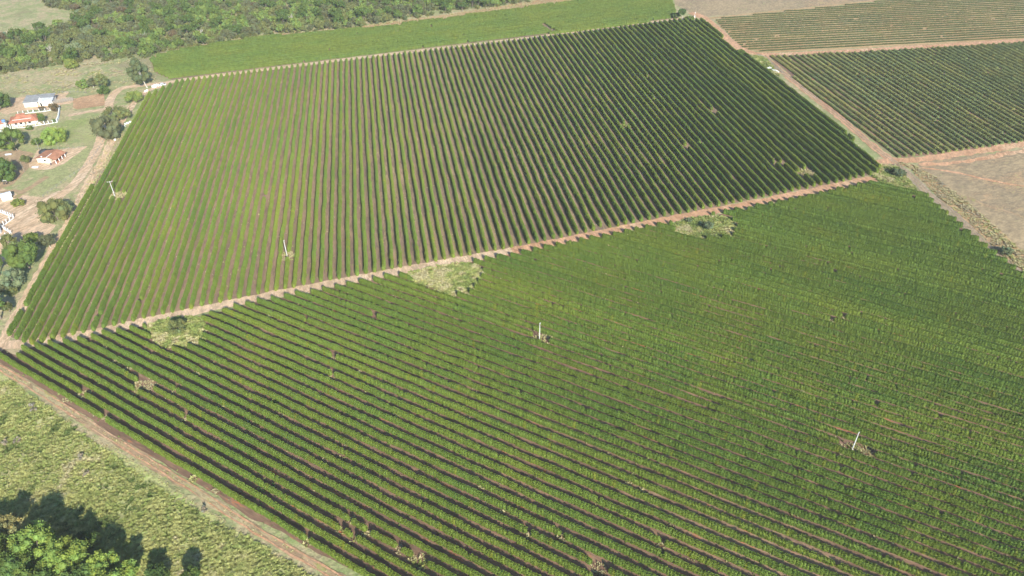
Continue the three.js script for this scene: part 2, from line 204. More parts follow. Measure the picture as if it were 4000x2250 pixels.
lane('yardTrack', 'dirt_track', trackSoil, .12, .9, .4, 'worn track from the yard to the veranda house');
lane('whitePath', 'dirt_track', trackSoil, .15, .9, .4, 'worn track behind the white hut');
lane('topRoad', 'dirt_road', sand, .12, ROW_TOP + Math.PI / 2, .4, 'sandy road between the middle and far fields');
lane('cornerRoad', 'dirt_road', orangeSand, .15, .3, .4, 'wide sandy road curving past the young plantation');
lane('sandTrack', 'dirt_track', greyTrack, .21, .3, .4, 'pale stony track at the road corner');
lane('eastTrack', 'dirt_track', orangeSand, .12, ROW_UPPER, .7, 'orange earth track between the middle and right fields');
lane('blockTrack', 'dirt_track', orangeSand, .18, .3, .9, 'orange earth track below the right field');
lane('edgeTrack', 'dirt_track', greyTrack, .12, .8, .5, 'grey track along the right edge of the front field');
lane('pastureTrack', 'dirt_track', trackSoil, .12, ROW_LOWER, .4, 'wheel worn track between the front field and the pasture');
lane('fallowTrackA', 'dirt_track', orangeSand, .09, .3, 1, 'orange earth streak along the top of the right hand fallow field');
lane('fallowTrackB', 'dirt_track', orangeSand, .12, .3, .7, 'faint orange track curving across the right hand fallow field');
lane('fallowTrackC', 'dirt_track', trackSoil, .09, .3, 1, 'faint pale track across the lower part of the fallow field');
const shift = (line, d) => line.map((p, i) => { const a = line[Math.max(0, i - 1)], b = line[Math.min(line.length - 1, i + 1)], L = Math.hypot(b[0] - a[0], b[1] - a[1]); return [p[0] - (b[1] - a[1]) / L * d, p[1] + (b[0] - a[0]) / L * d]; });
for (const [key, mat, w, where] of [['pastureTrack', orangeSand, .45, 'pasture track'], ['edgeTrack', trackSoil, .6, 'right edge track'], ['eastTrack', greyTrack, .6, 'orange track beside the right field']]) for (const d of [-.85, .85]) structure(sheet(lanePoly(shift(LANES[key][0], d), w, key.length + 31, .22), .21, mat, .6), 'wheel_rut', (d > 0 ? 'left' : 'right') + ' wheel rut of the ' + where);
lane('youngEdge', 'dirt_track', strawLand, .12, .1, .5, 'pale track along the top of the young plantation');

// ---------------------------------------------------------------- foliage building blocks
class Leaves {
  constructor() { this.p = []; this.n = []; this.c = []; }
  tri(a, b, c, col) { for (const q of [a, b, c]) { this.p.push(q.x, q.y, q.z); if (col) this.c.push(col[0], col[1], col[2]); } }
  // one folded leaf spray: two triangles hinged on the midrib
  leaf(o, dir, side, len, wid, fold, col) {
    const nrm = new THREE.Vector3().crossVectors(dir, side).normalize();
    const tip = o.clone().addScaledVector(dir, len), mid = o.clone().addScaledVector(dir, len * .45);
    const l = mid.clone().addScaledVector(side, wid).addScaledVector(nrm, -fold), r = mid.clone().addScaledVector(side, -wid).addScaledVector(nrm, -fold);
    this.tri(o, l, tip, col); this.tri(o, tip, r, col);
  }
  build() { const g = new THREE.BufferGeometry(); g.setAttribute('position', new THREE.Float32BufferAttribute(this.p, 3)); if (this.c.length) g.setAttribute('color', new THREE.Float32BufferAttribute(this.c, 3)); g.computeVertexNormals(); return g; }
}
const tmpS = new THREE.Vector3();
function spray(L, r, at, out, size, col, spread = .9) {
  const d = new THREE.Vector3(out.x + (r() - .5) * spread * 2, out.y + (r() - .35) * spread * 1.6, out.z + (r() - .5) * spread * 2).normalize();
  tmpS.set(r() - .5, r() - .5, r() - .5).cross(d).normalize();
  L.leaf(at, d, tmpS.clone(), size * (.7 + .6 * r()), size * (.28 + .2 * r()), size * .12, col);
}
function leafMaterial(r, g, b, o = {}) { return new THREE.MeshPhysicalMaterial({ color: new THREE.Color().setRGB(r, g, b), roughness: .62, side: THREE.DoubleSide, transmission: .22, thickness: 0, vertexColors: !!o.vc, specularIntensity: .15 }); }

// ---- a hedge bush: half width 1, height 2.6, long axis along z; many of them overlap into one hedge row
function bushGeometry(seed, { half = .74, h = 2.5, len = 1, leaves = 140, size = .38, round = 2.6 }) {
  const r = rng(seed), L = new Leaves(), N = 9, M = 6, ring = [];
  const prof = (t) => half * Math.pow(Math.max(0, 1 - Math.pow(t, round)), .55) * (.86 + .14 * Math.min(1, t * 6));
  for (let j = 0; j <= M; j++) { const t = j / M, row = []; for (let i = 0; i < N; i++) { const a = i / N * Math.PI * 2, k = .74 + .2 * r(), w = j === M ? .01 : prof(t * .96); row.push(new THREE.Vector3(Math.cos(a) * w * k, t * h * .93, Math.sin(a) * (w / half) * len * k)); } ring.push(row); }
  for (let j = 0; j < M; j++) for (let i = 0; i < N; i++) { const a = ring[j][i], b = ring[j][(i + 1) % N], c = ring[j + 1][i], d = ring[j + 1][(i + 1) % N]; L.tri(a, c, b); L.tri(b, c, d); }
  for (let i = 0; i < leaves; i++) {
    const t = Math.pow(r(), .8), a = r() * Math.PI * 2, w = prof(t * .97), k = .8 + .22 * r() + .1 * Math.sin(a * 3 + seed) ;
    const at = new THREE.Vector3(Math.cos(a) * w * k, .08 + t * h * .97, Math.sin(a) * (w / half) * len * k);
    const out = new THREE.Vector3(Math.cos(a), .25 + t * .9, Math.sin(a)).normalize();
    spray(L, r, at.addScaledVector(out, -size * .35), out, size, null, .75);
  }
  return L.build();
}
const coffeeA = leafMaterial(.205, .275, .046), coffeeB = leafMaterial(.168, .236, .038), coffeeC = leafMaterial(.28, .305, .1), coffeeD = leafMaterial(.155, .21, .04), coffeeY = leafMaterial(.1, .125, .045);
const bushes = { full: [1, 2, 3, 4, 5, 6].map((s) => bushGeometry(s * 17, {})), round: [1, 2, 3, 4].map((s) => bushGeometry(s * 29, { h: 1.5, half: 1, len: .95, round: 2, leaves: 90, size: .36 })), far: [1, 2, 3].map((s) => bushGeometry(s * 41, { h: 2.6, half: .95, leaves: 60, size: .5 })), young: [1, 2, 3].map((s) => bushGeometry(s * 53, { h: .8, half: .4, len: .7, leaves: 40, size: .3 })) };

const ONES = ['', 'first', 'second', 'third', 'fourth', 'fifth', 'sixth', 'seventh', 'eighth', 'ninth', 'tenth', 'eleventh', 'twelfth', 'thirteenth', 'fourteenth', 'fifteenth', 'sixteenth', 'seventeenth', 'eighteenth', 'nineteenth'], TENS = ['', '', 'twenty', 'thirty', 'forty', 'fifty', 'sixty', 'seventy', 'eighty', 'ninety'], TENTHS = ['', '', 'twentieth', 'thirtieth', 'fortieth', 'fiftieth', 'sixtieth', 'seventieth', 'eightieth', 'ninetieth'];
function ordinal(n) { if (n < 20) return ONES[n]; if (n < 100) return n % 10 ? TENS[Math.floor(n / 10)] + '-' + ONES[n % 10] : TENTHS[n / 10]; return n === 100 ? 'hundredth' : 'hundred and ' + ordinal(n - 100); }

// row lines clipped to a block outline; holes are [X, F, radius] or outlines
function clipRow(poly, l, dir) {
  const d = [Math.sin(dir), Math.cos(dir)], n = [Math.cos(dir), -Math.sin(dir)], ts = [];
  for (let i = 0; i < poly.length; i++) { const a = poly[i], b = poly[(i + 1) % poly.length], la = a[0] * n[0] + a[1] * n[1] - l, lb = b[0] * n[0] + b[1] * n[1] - l; if ((la > 0) !== (lb > 0)) { const k = la / (la - lb), x = a[0] + (b[0] - a[0]) * k, y = a[1] + (b[1] - a[1]) * k; ts.push(x * d[0] + y * d[1]); } }
  ts.sort((a, b) => a - b); const seg = []; for (let i = 0; i + 1 < ts.length; i += 2) seg.push([ts[i], ts[i + 1]]); return { seg, at: (t, off = 0) => [n[0] * (l + off) + d[0] * t, n[1] * (l + off) + d[1] * t] };
}
function plantRows({ poly, dir: dir0, turnRow, from, to, spacing, pitch, kinds, mat, label, group, holes = [], gapRate = .004, ref = 3.8, name = 'coffee_row', category = 'hedge row', seed, wob = .22, bandAmp = 1, tint = .08, minLen = 3 }) {
  const r = rng(seed); let count = 0, l = from; const M = new THREE.Matrix4(), Q = new THREE.Quaternion(), up = new THREE.Vector3(0, 1, 0), P = new THREE.Vector3(), S = new THREE.Vector3(), C = new THREE.Color();
  const step = from < to ? 1 : -1;
  while ((to - l) * step > 0) {
    const sp = spacing(l), dir = turnRow ? turnRow(l)[0] : dir0, { seg, at } = clipRow(poly, turnRow ? turnRow(l)[1] : l, dir), sc = (.91 + (sp - 3.8) * .06) * 3.8 / ref, list = [];
    for (const [a, b] of seg) {
      if (b - a < minLen) continue;
      let t = a + .3 + r() * .9; const e = b - .3 - r() * .9; let skip = 0;
      while (t < e) {
        const off = (vnoise(t / 9, l, seed) - .5) * 2 * wob * sp / 3.8 + (r() - .5) * .14, [x, f] = at(t, off);
        if (skip > 0) skip -= pitch; else if (r() < gapRate) skip = .6 + r() * r() * 3.4;
        const weak = vnoise(t / 14 + 40, l / 9, seed + 3);
        if ((skip <= 0 || r() < .35) && !holes.some((h) => h.length === 3 && typeof h[0] === 'number' ? Math.hypot(x - h[0], f - h[1]) < h[2] + (r() - .5) * .8 : inside(h, x, f))) {
          const hgt = (.9 + .16 * r() + .12 * (vnoise(t / 5, l, seed + 8) - .5) - (weak > .78 ? .12 : 0)) * (r() < .015 ? .6 : 1) * (skip > 0 ? .4 : 1);
          P.set(x, .03, -f); Q.setFromAxisAngle(up, -dir + (r() < .5 ? Math.PI : 0) + (r() - .5) * .5); S.set(sc * (.86 + .28 * r()) * (skip > 0 ? .7 : 1), sc * hgt, (r() < .5 ? -1 : 1) * sc * (.9 + .25 * r()));
          M.compose(P, Q, S); const band0 = vnoise(l / 13 + 3, t / 160, seed + 21) * .6 + vnoise(l / 4.2, t / 60, seed + 22) * .4 - .5, band = band0 * bandAmp, k = 1 + (r() - .5) * 2 * tint + band * .3, y = (weak - .5) * .45 + band * .35 + (r() < .012 ? .5 : 0);
          list.push([M.clone(), C.setRGB(k * (1 + y * .55), k * (1 + y * .12), k * (1 - y * .2)).clone()]);
        }
        t += pitch * sc * (.85 + .3 * r());
      }
    }
    if (list.length > 2) {
      count++;
      const g = new THREE.Group(); top(g, name, label(count), category, group);
      const im = new THREE.InstancedMesh(kinds[Math.floor(r() * kinds.length)], mat, list.length); im.name = 'foliage'; im.userData.kind = 'stuff'; im.castShadow = im.receiveShadow = true;
      list.forEach(([m, c], i) => { im.setMatrixAt(i, m); im.setColorAt(i, c); }); g.add(im);
    }
    l += sp * step;
  }
  return count;
}
const POLES = [[-97, 265.6, 8.7], [106.8, 157.3, 8.4], [10.2, 210.7, 8.2], [-193.9, 318.1, 8.6]];
const holesUpper = [[-97, 266, 3.4], [-193.3, 319, 3.4], [-190, 316, 2.6], [122, 420, 3], [66, 400, 3.2], [96, 372, 2.6], [-120, 318, 2.5], [152, 342, 4.5], [140, 352, 3]];
const rowHoles = [PLAN.moundA, PLAN.moundB, PLAN.moundC, [104.5, 158.4, 2.3], [107.5, 157, 2.3], [111, 155, 2.2], [9, 211.2, 2], [12, 209.8, 2], [-146, 182, 2], [-128, 186.5, 3.2], [-125, 184.6, 2.4]];
const rowBreaks = [[-150.0,206.2,1.35],[-141.8,198.1,1.35],[-135.8,194.4,1.35],[-136.3,182.5,1.35],[-128.4,182.0,1.35],[-128.2,185.6,1.35],[-115.2,182.9,1.35],[-111.0,191.8,1.35],[-107.9,170.0,1.35],[-97.1,175.9,1.35],[-87.0,169.1,1.35],[-150.6,179.1,1.35],[-133.4,170.5,1.35],[-44.7,149.3,1.35],[-53.1,154.3,1.35],[-45.9,131.0,1.35],[-41.0,126.7,1.35],[-47.9,127.3,1.35],[-44.1,124.7,1.35],[-56.7,123.9,1.35],[-31.0,121.6,1.35],[-27.2,119.1,1.35],[-9.6,142.1,1.35],[-2.4,133.7,1.35],[-70.9,143.6,1.35],[-74.6,142.1,1.35],[-80.3,178.2,1.35],[-63.2,190.8,1.35],[-53.7,192.4,1.35],[-64.2,199.7,1.35],[-38.5,171.8,1.35],[-93.5,224.3,1.35],[36.6,147.0,1.35],[35.1,143.6,1.35],[39.0,140.7,1.35],[13.9,125.0,1.35],[4.4,125.7,1.35],[45.0,129.0,1.35],[41.3,122.5,1.35],[-96.0,145.8,1.35],[-87.9,141.8,1.35],[127.9,223.7,1.35],[99.1,182.9,1.35],[123.6,187.8,1.35],[122.4,221.2,1.35],[23.3,114.9,2.6],[-24.9,117.6,2.6]];
const nUpper = plantRows({ poly: PLAN.upperBlock, dir: ROW_UPPER, from: -147, to: 262, spacing: (l) => 3.33 + (l + 138) * .00275, pitch: .95, kinds: bushes.full, mat: coffeeA, label: (n) => ordinal(n) + ' coffee hedge row from the left track in the large middle field', group: 'coffee hedge rows of the large middle field', holes: holesUpper, seed: 5, gapRate: .0016, ref: 3.38 });
// rows of the front field fan a little: each leaves the road where its offset l meets the road line
function frontRow(l) { const a = ROW_LOWER + Math.PI, n0 = [Math.cos(a), -Math.sin(a)], A = [-178, 210], B = [183, 339], la = A[0] * n0[0] + A[1] * n0[1], lb = B[0] * n0[0] + B[1] * n0[1], k = (l - la) / (lb - la), P = [A[0] + (B[0] - A[0]) * k, A[1] + (B[1] - A[1]) * k], d = (120.9 - 2.2 * Math.min(1, Math.max(0, (l - 84) / 70))) * DEG + Math.PI; return [d, P[0] * Math.cos(d) - P[1] * Math.sin(d)]; }
const nLower = plantRows({ turnRow: frontRow, poly: PLAN.lowerBlock, dir: ROW_LOWER + Math.PI, from: 84.2, to: 388, spacing: (l) => l < 160 ? 3.25 + (l - 84) * .0068 : 3.77 + (l - 160) * .0042, pitch: .95, kinds: bushes.full, mat: coffeeB, label: (n) => ordinal(n) + ' coffee hedge row up from the pasture track in the front field', group: 'coffee hedge rows of the front field', holes: [...rowHoles, ...rowBreaks], seed: 6, gapRate: .0006, ref: 3.55 });
const nRight = plantRows({ poly: PLAN.rightBlock, dir: ROW_UPPER, from: 268, to: 560, spacing: () => 4.35, pitch: 1.5, kinds: bushes.round, mat: coffeeC, label: (n) => ordinal(n) + ' olive coffee row right of the orange track in the right field', group: 'coffee rows of the right field', seed: 7, gapRate: .0008, ref: 3.4 });
const nTop = plantRows({ poly: PLAN.topBlock, dir: ROW_TOP, from: -520.5, to: -596, spacing: () => 3.85, pitch: .95, kinds: bushes.far, mat: coffeeD, label: (n) => ordinal(n) + ' coffee hedge row back from the road in the far field', group: 'coffee hedge rows of the far field', holes: [[32, 572, 3], [30, 576, 3], [27.5, 580, 3], [26, 584, 3], [24.5, 588, 3]], seed: 8, gapRate: .014, ref: 3.75, tint: .16, bandAmp: .35, wob: .4 });
const nYoung = plantRows({ poly: PLAN.youngBlock, dir: ROW_YOUNG, from: -496, to: -655, spacing: () => 4.9, pitch: 1, kinds: bushes.young, mat: coffeeY, label: (n) => ordinal(n) + ' row of young coffee back from the corner road', group: 'rows of the young plantation', name: 'young_coffee_row', category: 'crop row', seed: 9, gapRate: .003, ref: 2.9, tint: .2 });
console.log('rows', nUpper, nLower, nRight, nTop, nYoung);

// ---------------------------------------------------------------- trees
function limb(a, b, ra, rb, sides = 5) { // tapered limb from a to b
  const d = b.clone().sub(a), L = d.length(), g = new THREE.CylinderGeometry(rb, ra, L, sides, 1, true); g.translate(0, L / 2, 0);
  g.applyQuaternion(new THREE.Quaternion().setFromUnitVectors(new THREE.Vector3(0, 1, 0), d.normalize())); g.translate(a.x, a.y, a.z); return g;
}
// crown of leaf clumps round an ellipsoid centred at height h - vr; trunk with limbs to the larger clumps
function treeGeometry(seed, { h, r, vr, clumps = 26, leaves = 26, size = .6, clumpR = .34, off = 0, low = -.55, open = 0, tintRange = .22, limbs = 7, trunkR }) {
  const rnd = rng(seed), L = new Leaves(), cy = h - vr, cs = [];
  for (let i = 0; i < clumps; i++) {
    let x, y, z, q; do { x = rnd() * 2 - 1; y = rnd() * 2 - 1; z = rnd() * 2 - 1; q = Math.hypot(x, y, z); } while (q > 1 || q < .15 || y < low);
    const k = (.55 + .35 * Math.pow(q, .3)) / q * (.75 + .35 * rnd());
    const c = new THREE.Vector3(off + x * k * r * .88, cy + y * k * vr * .86, z * k * r * .88), rc = (clumpR * (.7 + .6 * rnd())) * Math.min(r, vr * 1.3); cs.push(c);
    const t = 1 + (rnd() - .5) * 2 * tintRange, w = (rnd() - .5) * tintRange, col = [t * (1 + w), t, t * (1 - w)];
    for (let j = 0; j < leaves; j++) {
      const o = new THREE.Vector3(rnd() * 2 - 1, rnd() * 1.7 - .7, rnd() * 2 - 1).normalize();
      const at = c.clone().addScaledVector(o, rc * (.6 + .5 * rnd())); at.y = Math.max(at.y, .15);
      spray(L, rnd, at.addScaledVector(o, -size * .4), o, size, col, .8);
    }
    if (!open) { // inner mass of the clump: a small leafy knot
      const g = new THREE.IcosahedronGeometry(rc * .72, 0).attributes.position; for (let j = 0; j < g.count; j += 3) { const v = [0, 1, 2].map((k2) => new THREE.Vector3(c.x + g.getX(j + k2), Math.max(.1, c.y + g.getY(j + k2)), c.z + g.getZ(j + k2))); L.tri(v[0], v[1], v[2], col); }
    }
  }
  const tr = trunkR || .03 * h + .05, parts = [], fork = new THREE.Vector3(off * .4, Math.max(h * .22, (cy - vr) * .9), 0);
  parts.push(limb(new THREE.Vector3(0, -.1, 0), fork, tr, tr * .7, 7));
  for (let i = 0; i < Math.min(limbs, cs.length); i++) { const c = cs[i], m = fork.clone().lerp(c, .5); m.y += .15 * h * (rnd() - .2); parts.push(limb(fork, m, tr * .55, tr * .34), limb(m, c, tr * .34, tr * .12)); }
  return { crown: L.build(), trunk: mergeGeometries(parts) };
}
const bark = new THREE.MeshStandardMaterial({ color: new THREE.Color().setRGB(.2, .16, .12), roughness: .9 });
const paleBark = new THREE.MeshStandardMaterial({ color: new THREE.Color().setRGB(.5, .44, .36), roughness: .85 });
const LEAF = {
  dark: leafMaterial(.095, .145, .035, { vc: 1 }), green: leafMaterial(.135, .19, .042, { vc: 1 }), bright: leafMaterial(.2, .27, .065, { vc: 1 }), lime: leafMaterial(.25, .33, .065, { vc: 1 }),
  grey: leafMaterial(.145, .155, .07, { vc: 1 }), olive: leafMaterial(.18, .195, .065, { vc: 1 }), euc: leafMaterial(.13, .15, .06, { vc: 1 }), yellow: leafMaterial(.22, .26, .06, { vc: 1 }),
  rust: leafMaterial(.16, .12, .06, { vc: 1 }), sage: leafMaterial(.2, .24, .12, { vc: 1 }), straw: leafMaterial(.3, .28, .11, { vc: 1 }), tuft: leafMaterial(.09, .15, .04, { vc: 1 }),
};
TREES.forEach(([style, label, X, F, h, r, vr, off], i) => {
  const low = h < 3.2, g = treeGeometry(900 + i * 7, { h, r, vr, off, clumps: Math.round(12 + r * 4.5), leaves: low ? 20 : 34, size: low ? .4 : .62, open: style === 'grey' || style === 'tuft' ? 0 : 0, low: h - vr * 2 < .8 ? -1 : -.6, clumpR: style === 'bright' ? .26 : .34, limbs: style === 'bright' || style === 'euc' ? 10 : 6, trunkR: style === 'euc' ? .45 : undefined });
  const t = new THREE.Group(); t.position.set(X, 0, -F); top(t, low ? 'shrub' : style === 'euc' ? 'eucalyptus_tree' : 'farm_tree', label, low ? 'shrub' : 'tree');
  part(g.crown, LEAF[style], 'crown', t); part(g.trunk, style === 'euc' || style === 'bright' || style === 'tuft' || style === 'grey' ? paleBark : bark, 'trunk', t);
});
const nearWords = ['straw coloured tree at the lower left corner, topmost of the clump', 'tallest lime green tree of the lower left clump', 'broad lime green tree in the middle of the lower left clump', 'green tree below the tallest lime tree at the left edge', 'lime green tree right of the broad one in the lower left clump', 'small lime green tree right of the middle at the bottom edge', 'green tree at the bottom edge under the broad lime tree', 'green tree at the bottom edge under the tallest lime tree', 'low dark spiky tree at the bottom edge right of the clump', 'rightmost green treetop of the lower left clump at the bottom edge', 'low dark tree in the shade behind the broad lime tree', 'green tree cut by the left edge beside the straw coloured tree', 'lime green tree just below the bottom edge of the clump', 'green tree in the very bottom left corner'];
NEAR_TREES.forEach(([style, X, F, hc, r], i) => {
  const vr = Math.min(hc * .62, r * .85), g = treeGeometry(3000 + i * 11, { h: hc + vr, r, vr, clumps: Math.round(22 + r * 9), leaves: 46, size: .5, clumpR: .24, tintRange: .28, low: -.8 });
  const t = new THREE.Group(); t.position.set(X, 0, -F); top(t, 'pasture_tree', nearWords[i], 'tree', 'trees at the lower left corner'); part(g.crown, LEAF[style], 'crown', t); part(g.trunk, bark, 'trunk', t);
});

// ---- the wood at the top left: 300 nearest trees stand as things, the rest is one mass
const WOOD = [[-341.6, 483], [-295.4, 505], [-271.7, 511.6], [-254, 516.8], [-236.7, 533.9], [-218.5, 540.6], [-192.4, 560.9], [-128, 577.4], [-62.3, 615.6], [-31.7, 629.7], [0, 644.4], [33.2, 665.9], [35, 707.5], [-192.4, 734.6], [-431.1, 707.5], [-386.7, 635.5], [-356.1, 622.6], [-346.3, 606], [-344.1, 592.7], [-355.7, 571.8], [-382.5, 556.7], [-416.1, 533.9], [-373, 464.8]];
const WOODKINDS = [
  ['mid green leafy tree', LEAF.green, { h: 7, r: 3.7, vr: 2.8 }, 2.2],
  ['bright yellow green tree', LEAF.bright, { h: 6.2, r: 3.8, vr: 2.5 }, 1.6],
  ['grey green scrubby tree', LEAF.grey, { h: 5.2, r: 3.2, vr: 2.2 }, 2.6],
  ['dark green dense tree', LEAF.dark, { h: 8.5, r: 3.8, vr: 3.4 }, 1],
  ['olive rounded tree', LEAF.olive, { h: 5.8, r: 3.4, vr: 2.4 }, 2.2],
  ['rusty brown tree', LEAF.rust, { h: 5.5, r: 3, vr: 2.2 }, .4],
  ['pale sage green tree', LEAF.sage, { h: 5.2, r: 3.3, vr: 2.2 }, 1.4],
];
const woodGeo = WOODKINDS.map(([, , o], k) => [0, 1].map((v) => treeGeometry(500 + k * 13 + v * 101, { ...o, clumps: 17, leaves: 20, size: 1, clumpR: .36, limbs: 4, tintRange: .2 })));
{
  const r = rng(77), b = bounds(WOOD), spots = [], grid = new Map();
  for (let i = 0; i < 40000 && spots.length < 1500; i++) {
    const X = b[0] + r() * (b[2] - b[0]), F = b[1] + r() * (b[3] - b[1]); if (!inside(WOOD, X, F)) continue;
    let ok = true; const gx = Math.floor(X / 4.4), gy = Math.floor(F / 4.4); for (let a = -1; a < 2 && ok; a++) for (let c = -1; c < 2; c++) { const q = grid.get((gx + a) * 4096 + gy + c); if (q && Math.hypot(q[0] - X, q[1] - F) < 4.4) { ok = false; break; } }
    if (!ok) continue; grid.set(gx * 4096 + gy, [X, F]); spots.push([X, F]);
  }
  const near = (p) => { const dist = Math.hypot(p[0], p[1]); return (Math.abs(p[0]) / p[1] > .66 ? 400 : 0) + dist; };
  spots.sort((p, q) => near(p) - near(q));
  const tot = WOODKINDS.reduce((s, k) => s + k[3], 0), rest = new Map();
  const RANKS = ['front rank', 'second rank', 'third rank', 'back ranks'], edge = (X) => { for (let q = 0; q < 11; q++) if (X <= WOOD[q + 1][0] && X >= WOOD[q][0]) return WOOD[q][1] + (WOOD[q + 1][1] - WOOD[q][1]) * (X - WOOD[q][0]) / (WOOD[q + 1][0] - WOOD[q][0]); return X < WOOD[0][0] ? WOOD[0][1] : WOOD[11][1]; };
  const things = [];
  spots.forEach(([X, F], i) => {
    let w = r() * tot * .6 + vnoise(X / 35, F / 35, 9) * tot * .4, k = 0; while (k < WOODKINDS.length - 1 && w > WOODKINDS[k][3]) { w -= WOODKINDS[k][3]; k++; }
    const v = r() < .5 ? 0 : 1, s = .68 + .55 * r(), turn = r() * 6.28, sy = s * (.85 + .3 * r());
    if (i < 300) things.push({ X, F, k, v, s, sy, turn, rank: Math.min(3, Math.max(0, Math.floor((F - edge(X)) / 9))) });
    else { const key = k * 2 + v; if (!rest.has(key)) rest.set(key, []); rest.get(key).push(new THREE.Matrix4().compose(V(X, F), new THREE.Quaternion().setFromAxisAngle(new THREE.Vector3(0, 1, 0), turn), new THREE.Vector3(s, sy, s))); }
  });
  const seen = new Map();
  things.sort((a, c) => a.X / a.F - c.X / c.F).forEach((q) => {
    const id = q.k * 4 + q.rank, nth = (seen.get(id) || 0) + 1; seen.set(id, nth);
    const t = new THREE.Group(); t.position.set(q.X, 0, -q.F); t.rotation.y = q.turn; t.scale.set(q.s, q.sy, q.s);
    top(t, 'woodland_tree', ordinal(nth) + ' ' + WOODKINDS[q.k][0] + ' from the left in the ' + RANKS[q.rank] + ' of the wood', 'tree', 'trees of the wood beyond the far field');
    part(woodGeo[q.k][q.v].crown, WOODKINDS[q.k][1], 'crown', t); part(woodGeo[q.k][q.v].trunk, bark, 'trunk', t);
  });
  const mass = top(new THREE.Group(), 'woodland', 'deeper mass of mixed green trees filling the wood at the top left', 'wood', null, 'stuff');
  for (const [key, list] of [...rest].sort((a, c) => a[0] - c[0])) { const k = key >> 1, v = key & 1; for (const [nm, geo, mt] of [['crowns', woodGeo[k][v].crown, WOODKINDS[k][1]], ['trunks', woodGeo[k][v].trunk, bark]]) { const im = new THREE.InstancedMesh(geo, mt, list.length); im.name = nm; im.userData.kind = 'stuff'; im.castShadow = im.receiveShadow = true; list.forEach((m, i) => im.setMatrixAt(i, m)); mass.add(im); } }
  // undergrowth between the trunks
  const under = treeGeometry(4242, { h: 2.2, r: 2.6, vr: 1.1, clumps: 9, leaves: 16, size: .8, low: -1, limbs: 3 }), list = [];
  for (let i = 0; i < 9000 && list.length < 2600; i++) { const X = b[0] + r() * (b[2] - b[0]), F = b[1] + r() * (b[3] - b[1]); if (!inside(WOOD, X, F + 1.5)) continue; const s = .6 + r() * .8; list.push(new THREE.Matrix4().compose(V(X, F), new THREE.Quaternion().setFromAxisAngle(new THREE.Vector3(0, 1, 0), r() * 6.28), new THREE.Vector3(s, s, s))); }
  const im = new THREE.InstancedMesh(under.crown, LEAF.olive, list.length), C = new THREE.Color(); im.castShadow = im.receiveShadow = true; list.forEach((m, i) => { im.setMatrixAt(i, m); const k = .7 + r() * .5, w = r() * .5 - .2; im.setColorAt(i, C.setRGB(k * (1 + w * .4), k, k * (1 - w * .5))); });
  top(im, 'undergrowth', 'low olive undergrowth between the woodland trees', 'undergrowth', null, 'stuff');
}
// bare pale trees in the wood
[[-325.8, 520.4, 7.5, 'leafless pale tree at the front edge of the wood on the left'], [-330.7, 581.1, 8, 'leafless pale tree deep in the left of the wood'], [-270.4, 548, 7, 'leafless pale tree in the wood above the eucalyptus'], [-231.4, 556.7, 7, 'leafless pale tree in the wood above the far field corner'], [-172.6, 590.7, 7.5, 'rightmost leafless pale tree in the wood']].forEach(([X, F, h, label], i) => {
  const r = rng(60 + i), parts = [limb(new THREE.Vector3(0, -.1, 0), new THREE.Vector3(0, h * .35, 0), .28, .22, 7)];
  for (let k = 0; k < 9; k++) { const a = k / 9 * 6.28 + r(), e = new THREE.Vector3(Math.cos(a) * h * (.2 + .2 * r()), h * (.65 + .35 * r()), Math.sin(a) * h * (.2 + .2 * r())), f = new THREE.Vector3(0, h * .33, 0), m = f.clone().lerp(e, .5); m.y += .4; parts.push(limb(f, m, .17, .12), limb(m, e, .12, .04)); for (let q = 0; q < 3; q++) parts.push(limb(m.clone().lerp(e, .4 * q), m.clone().lerp(e, .4 * q).add(new THREE.Vector3((r() - .5) * 2, .6 + r(), (r() - .5) * 2)), .07, .025)); }
  const t = new THREE.Group(); t.position.set(X, 0, -F); top(t, 'bare_tree', label, 'tree'); part(mergeGeometries(parts), paleBark, 'branches', t);
});

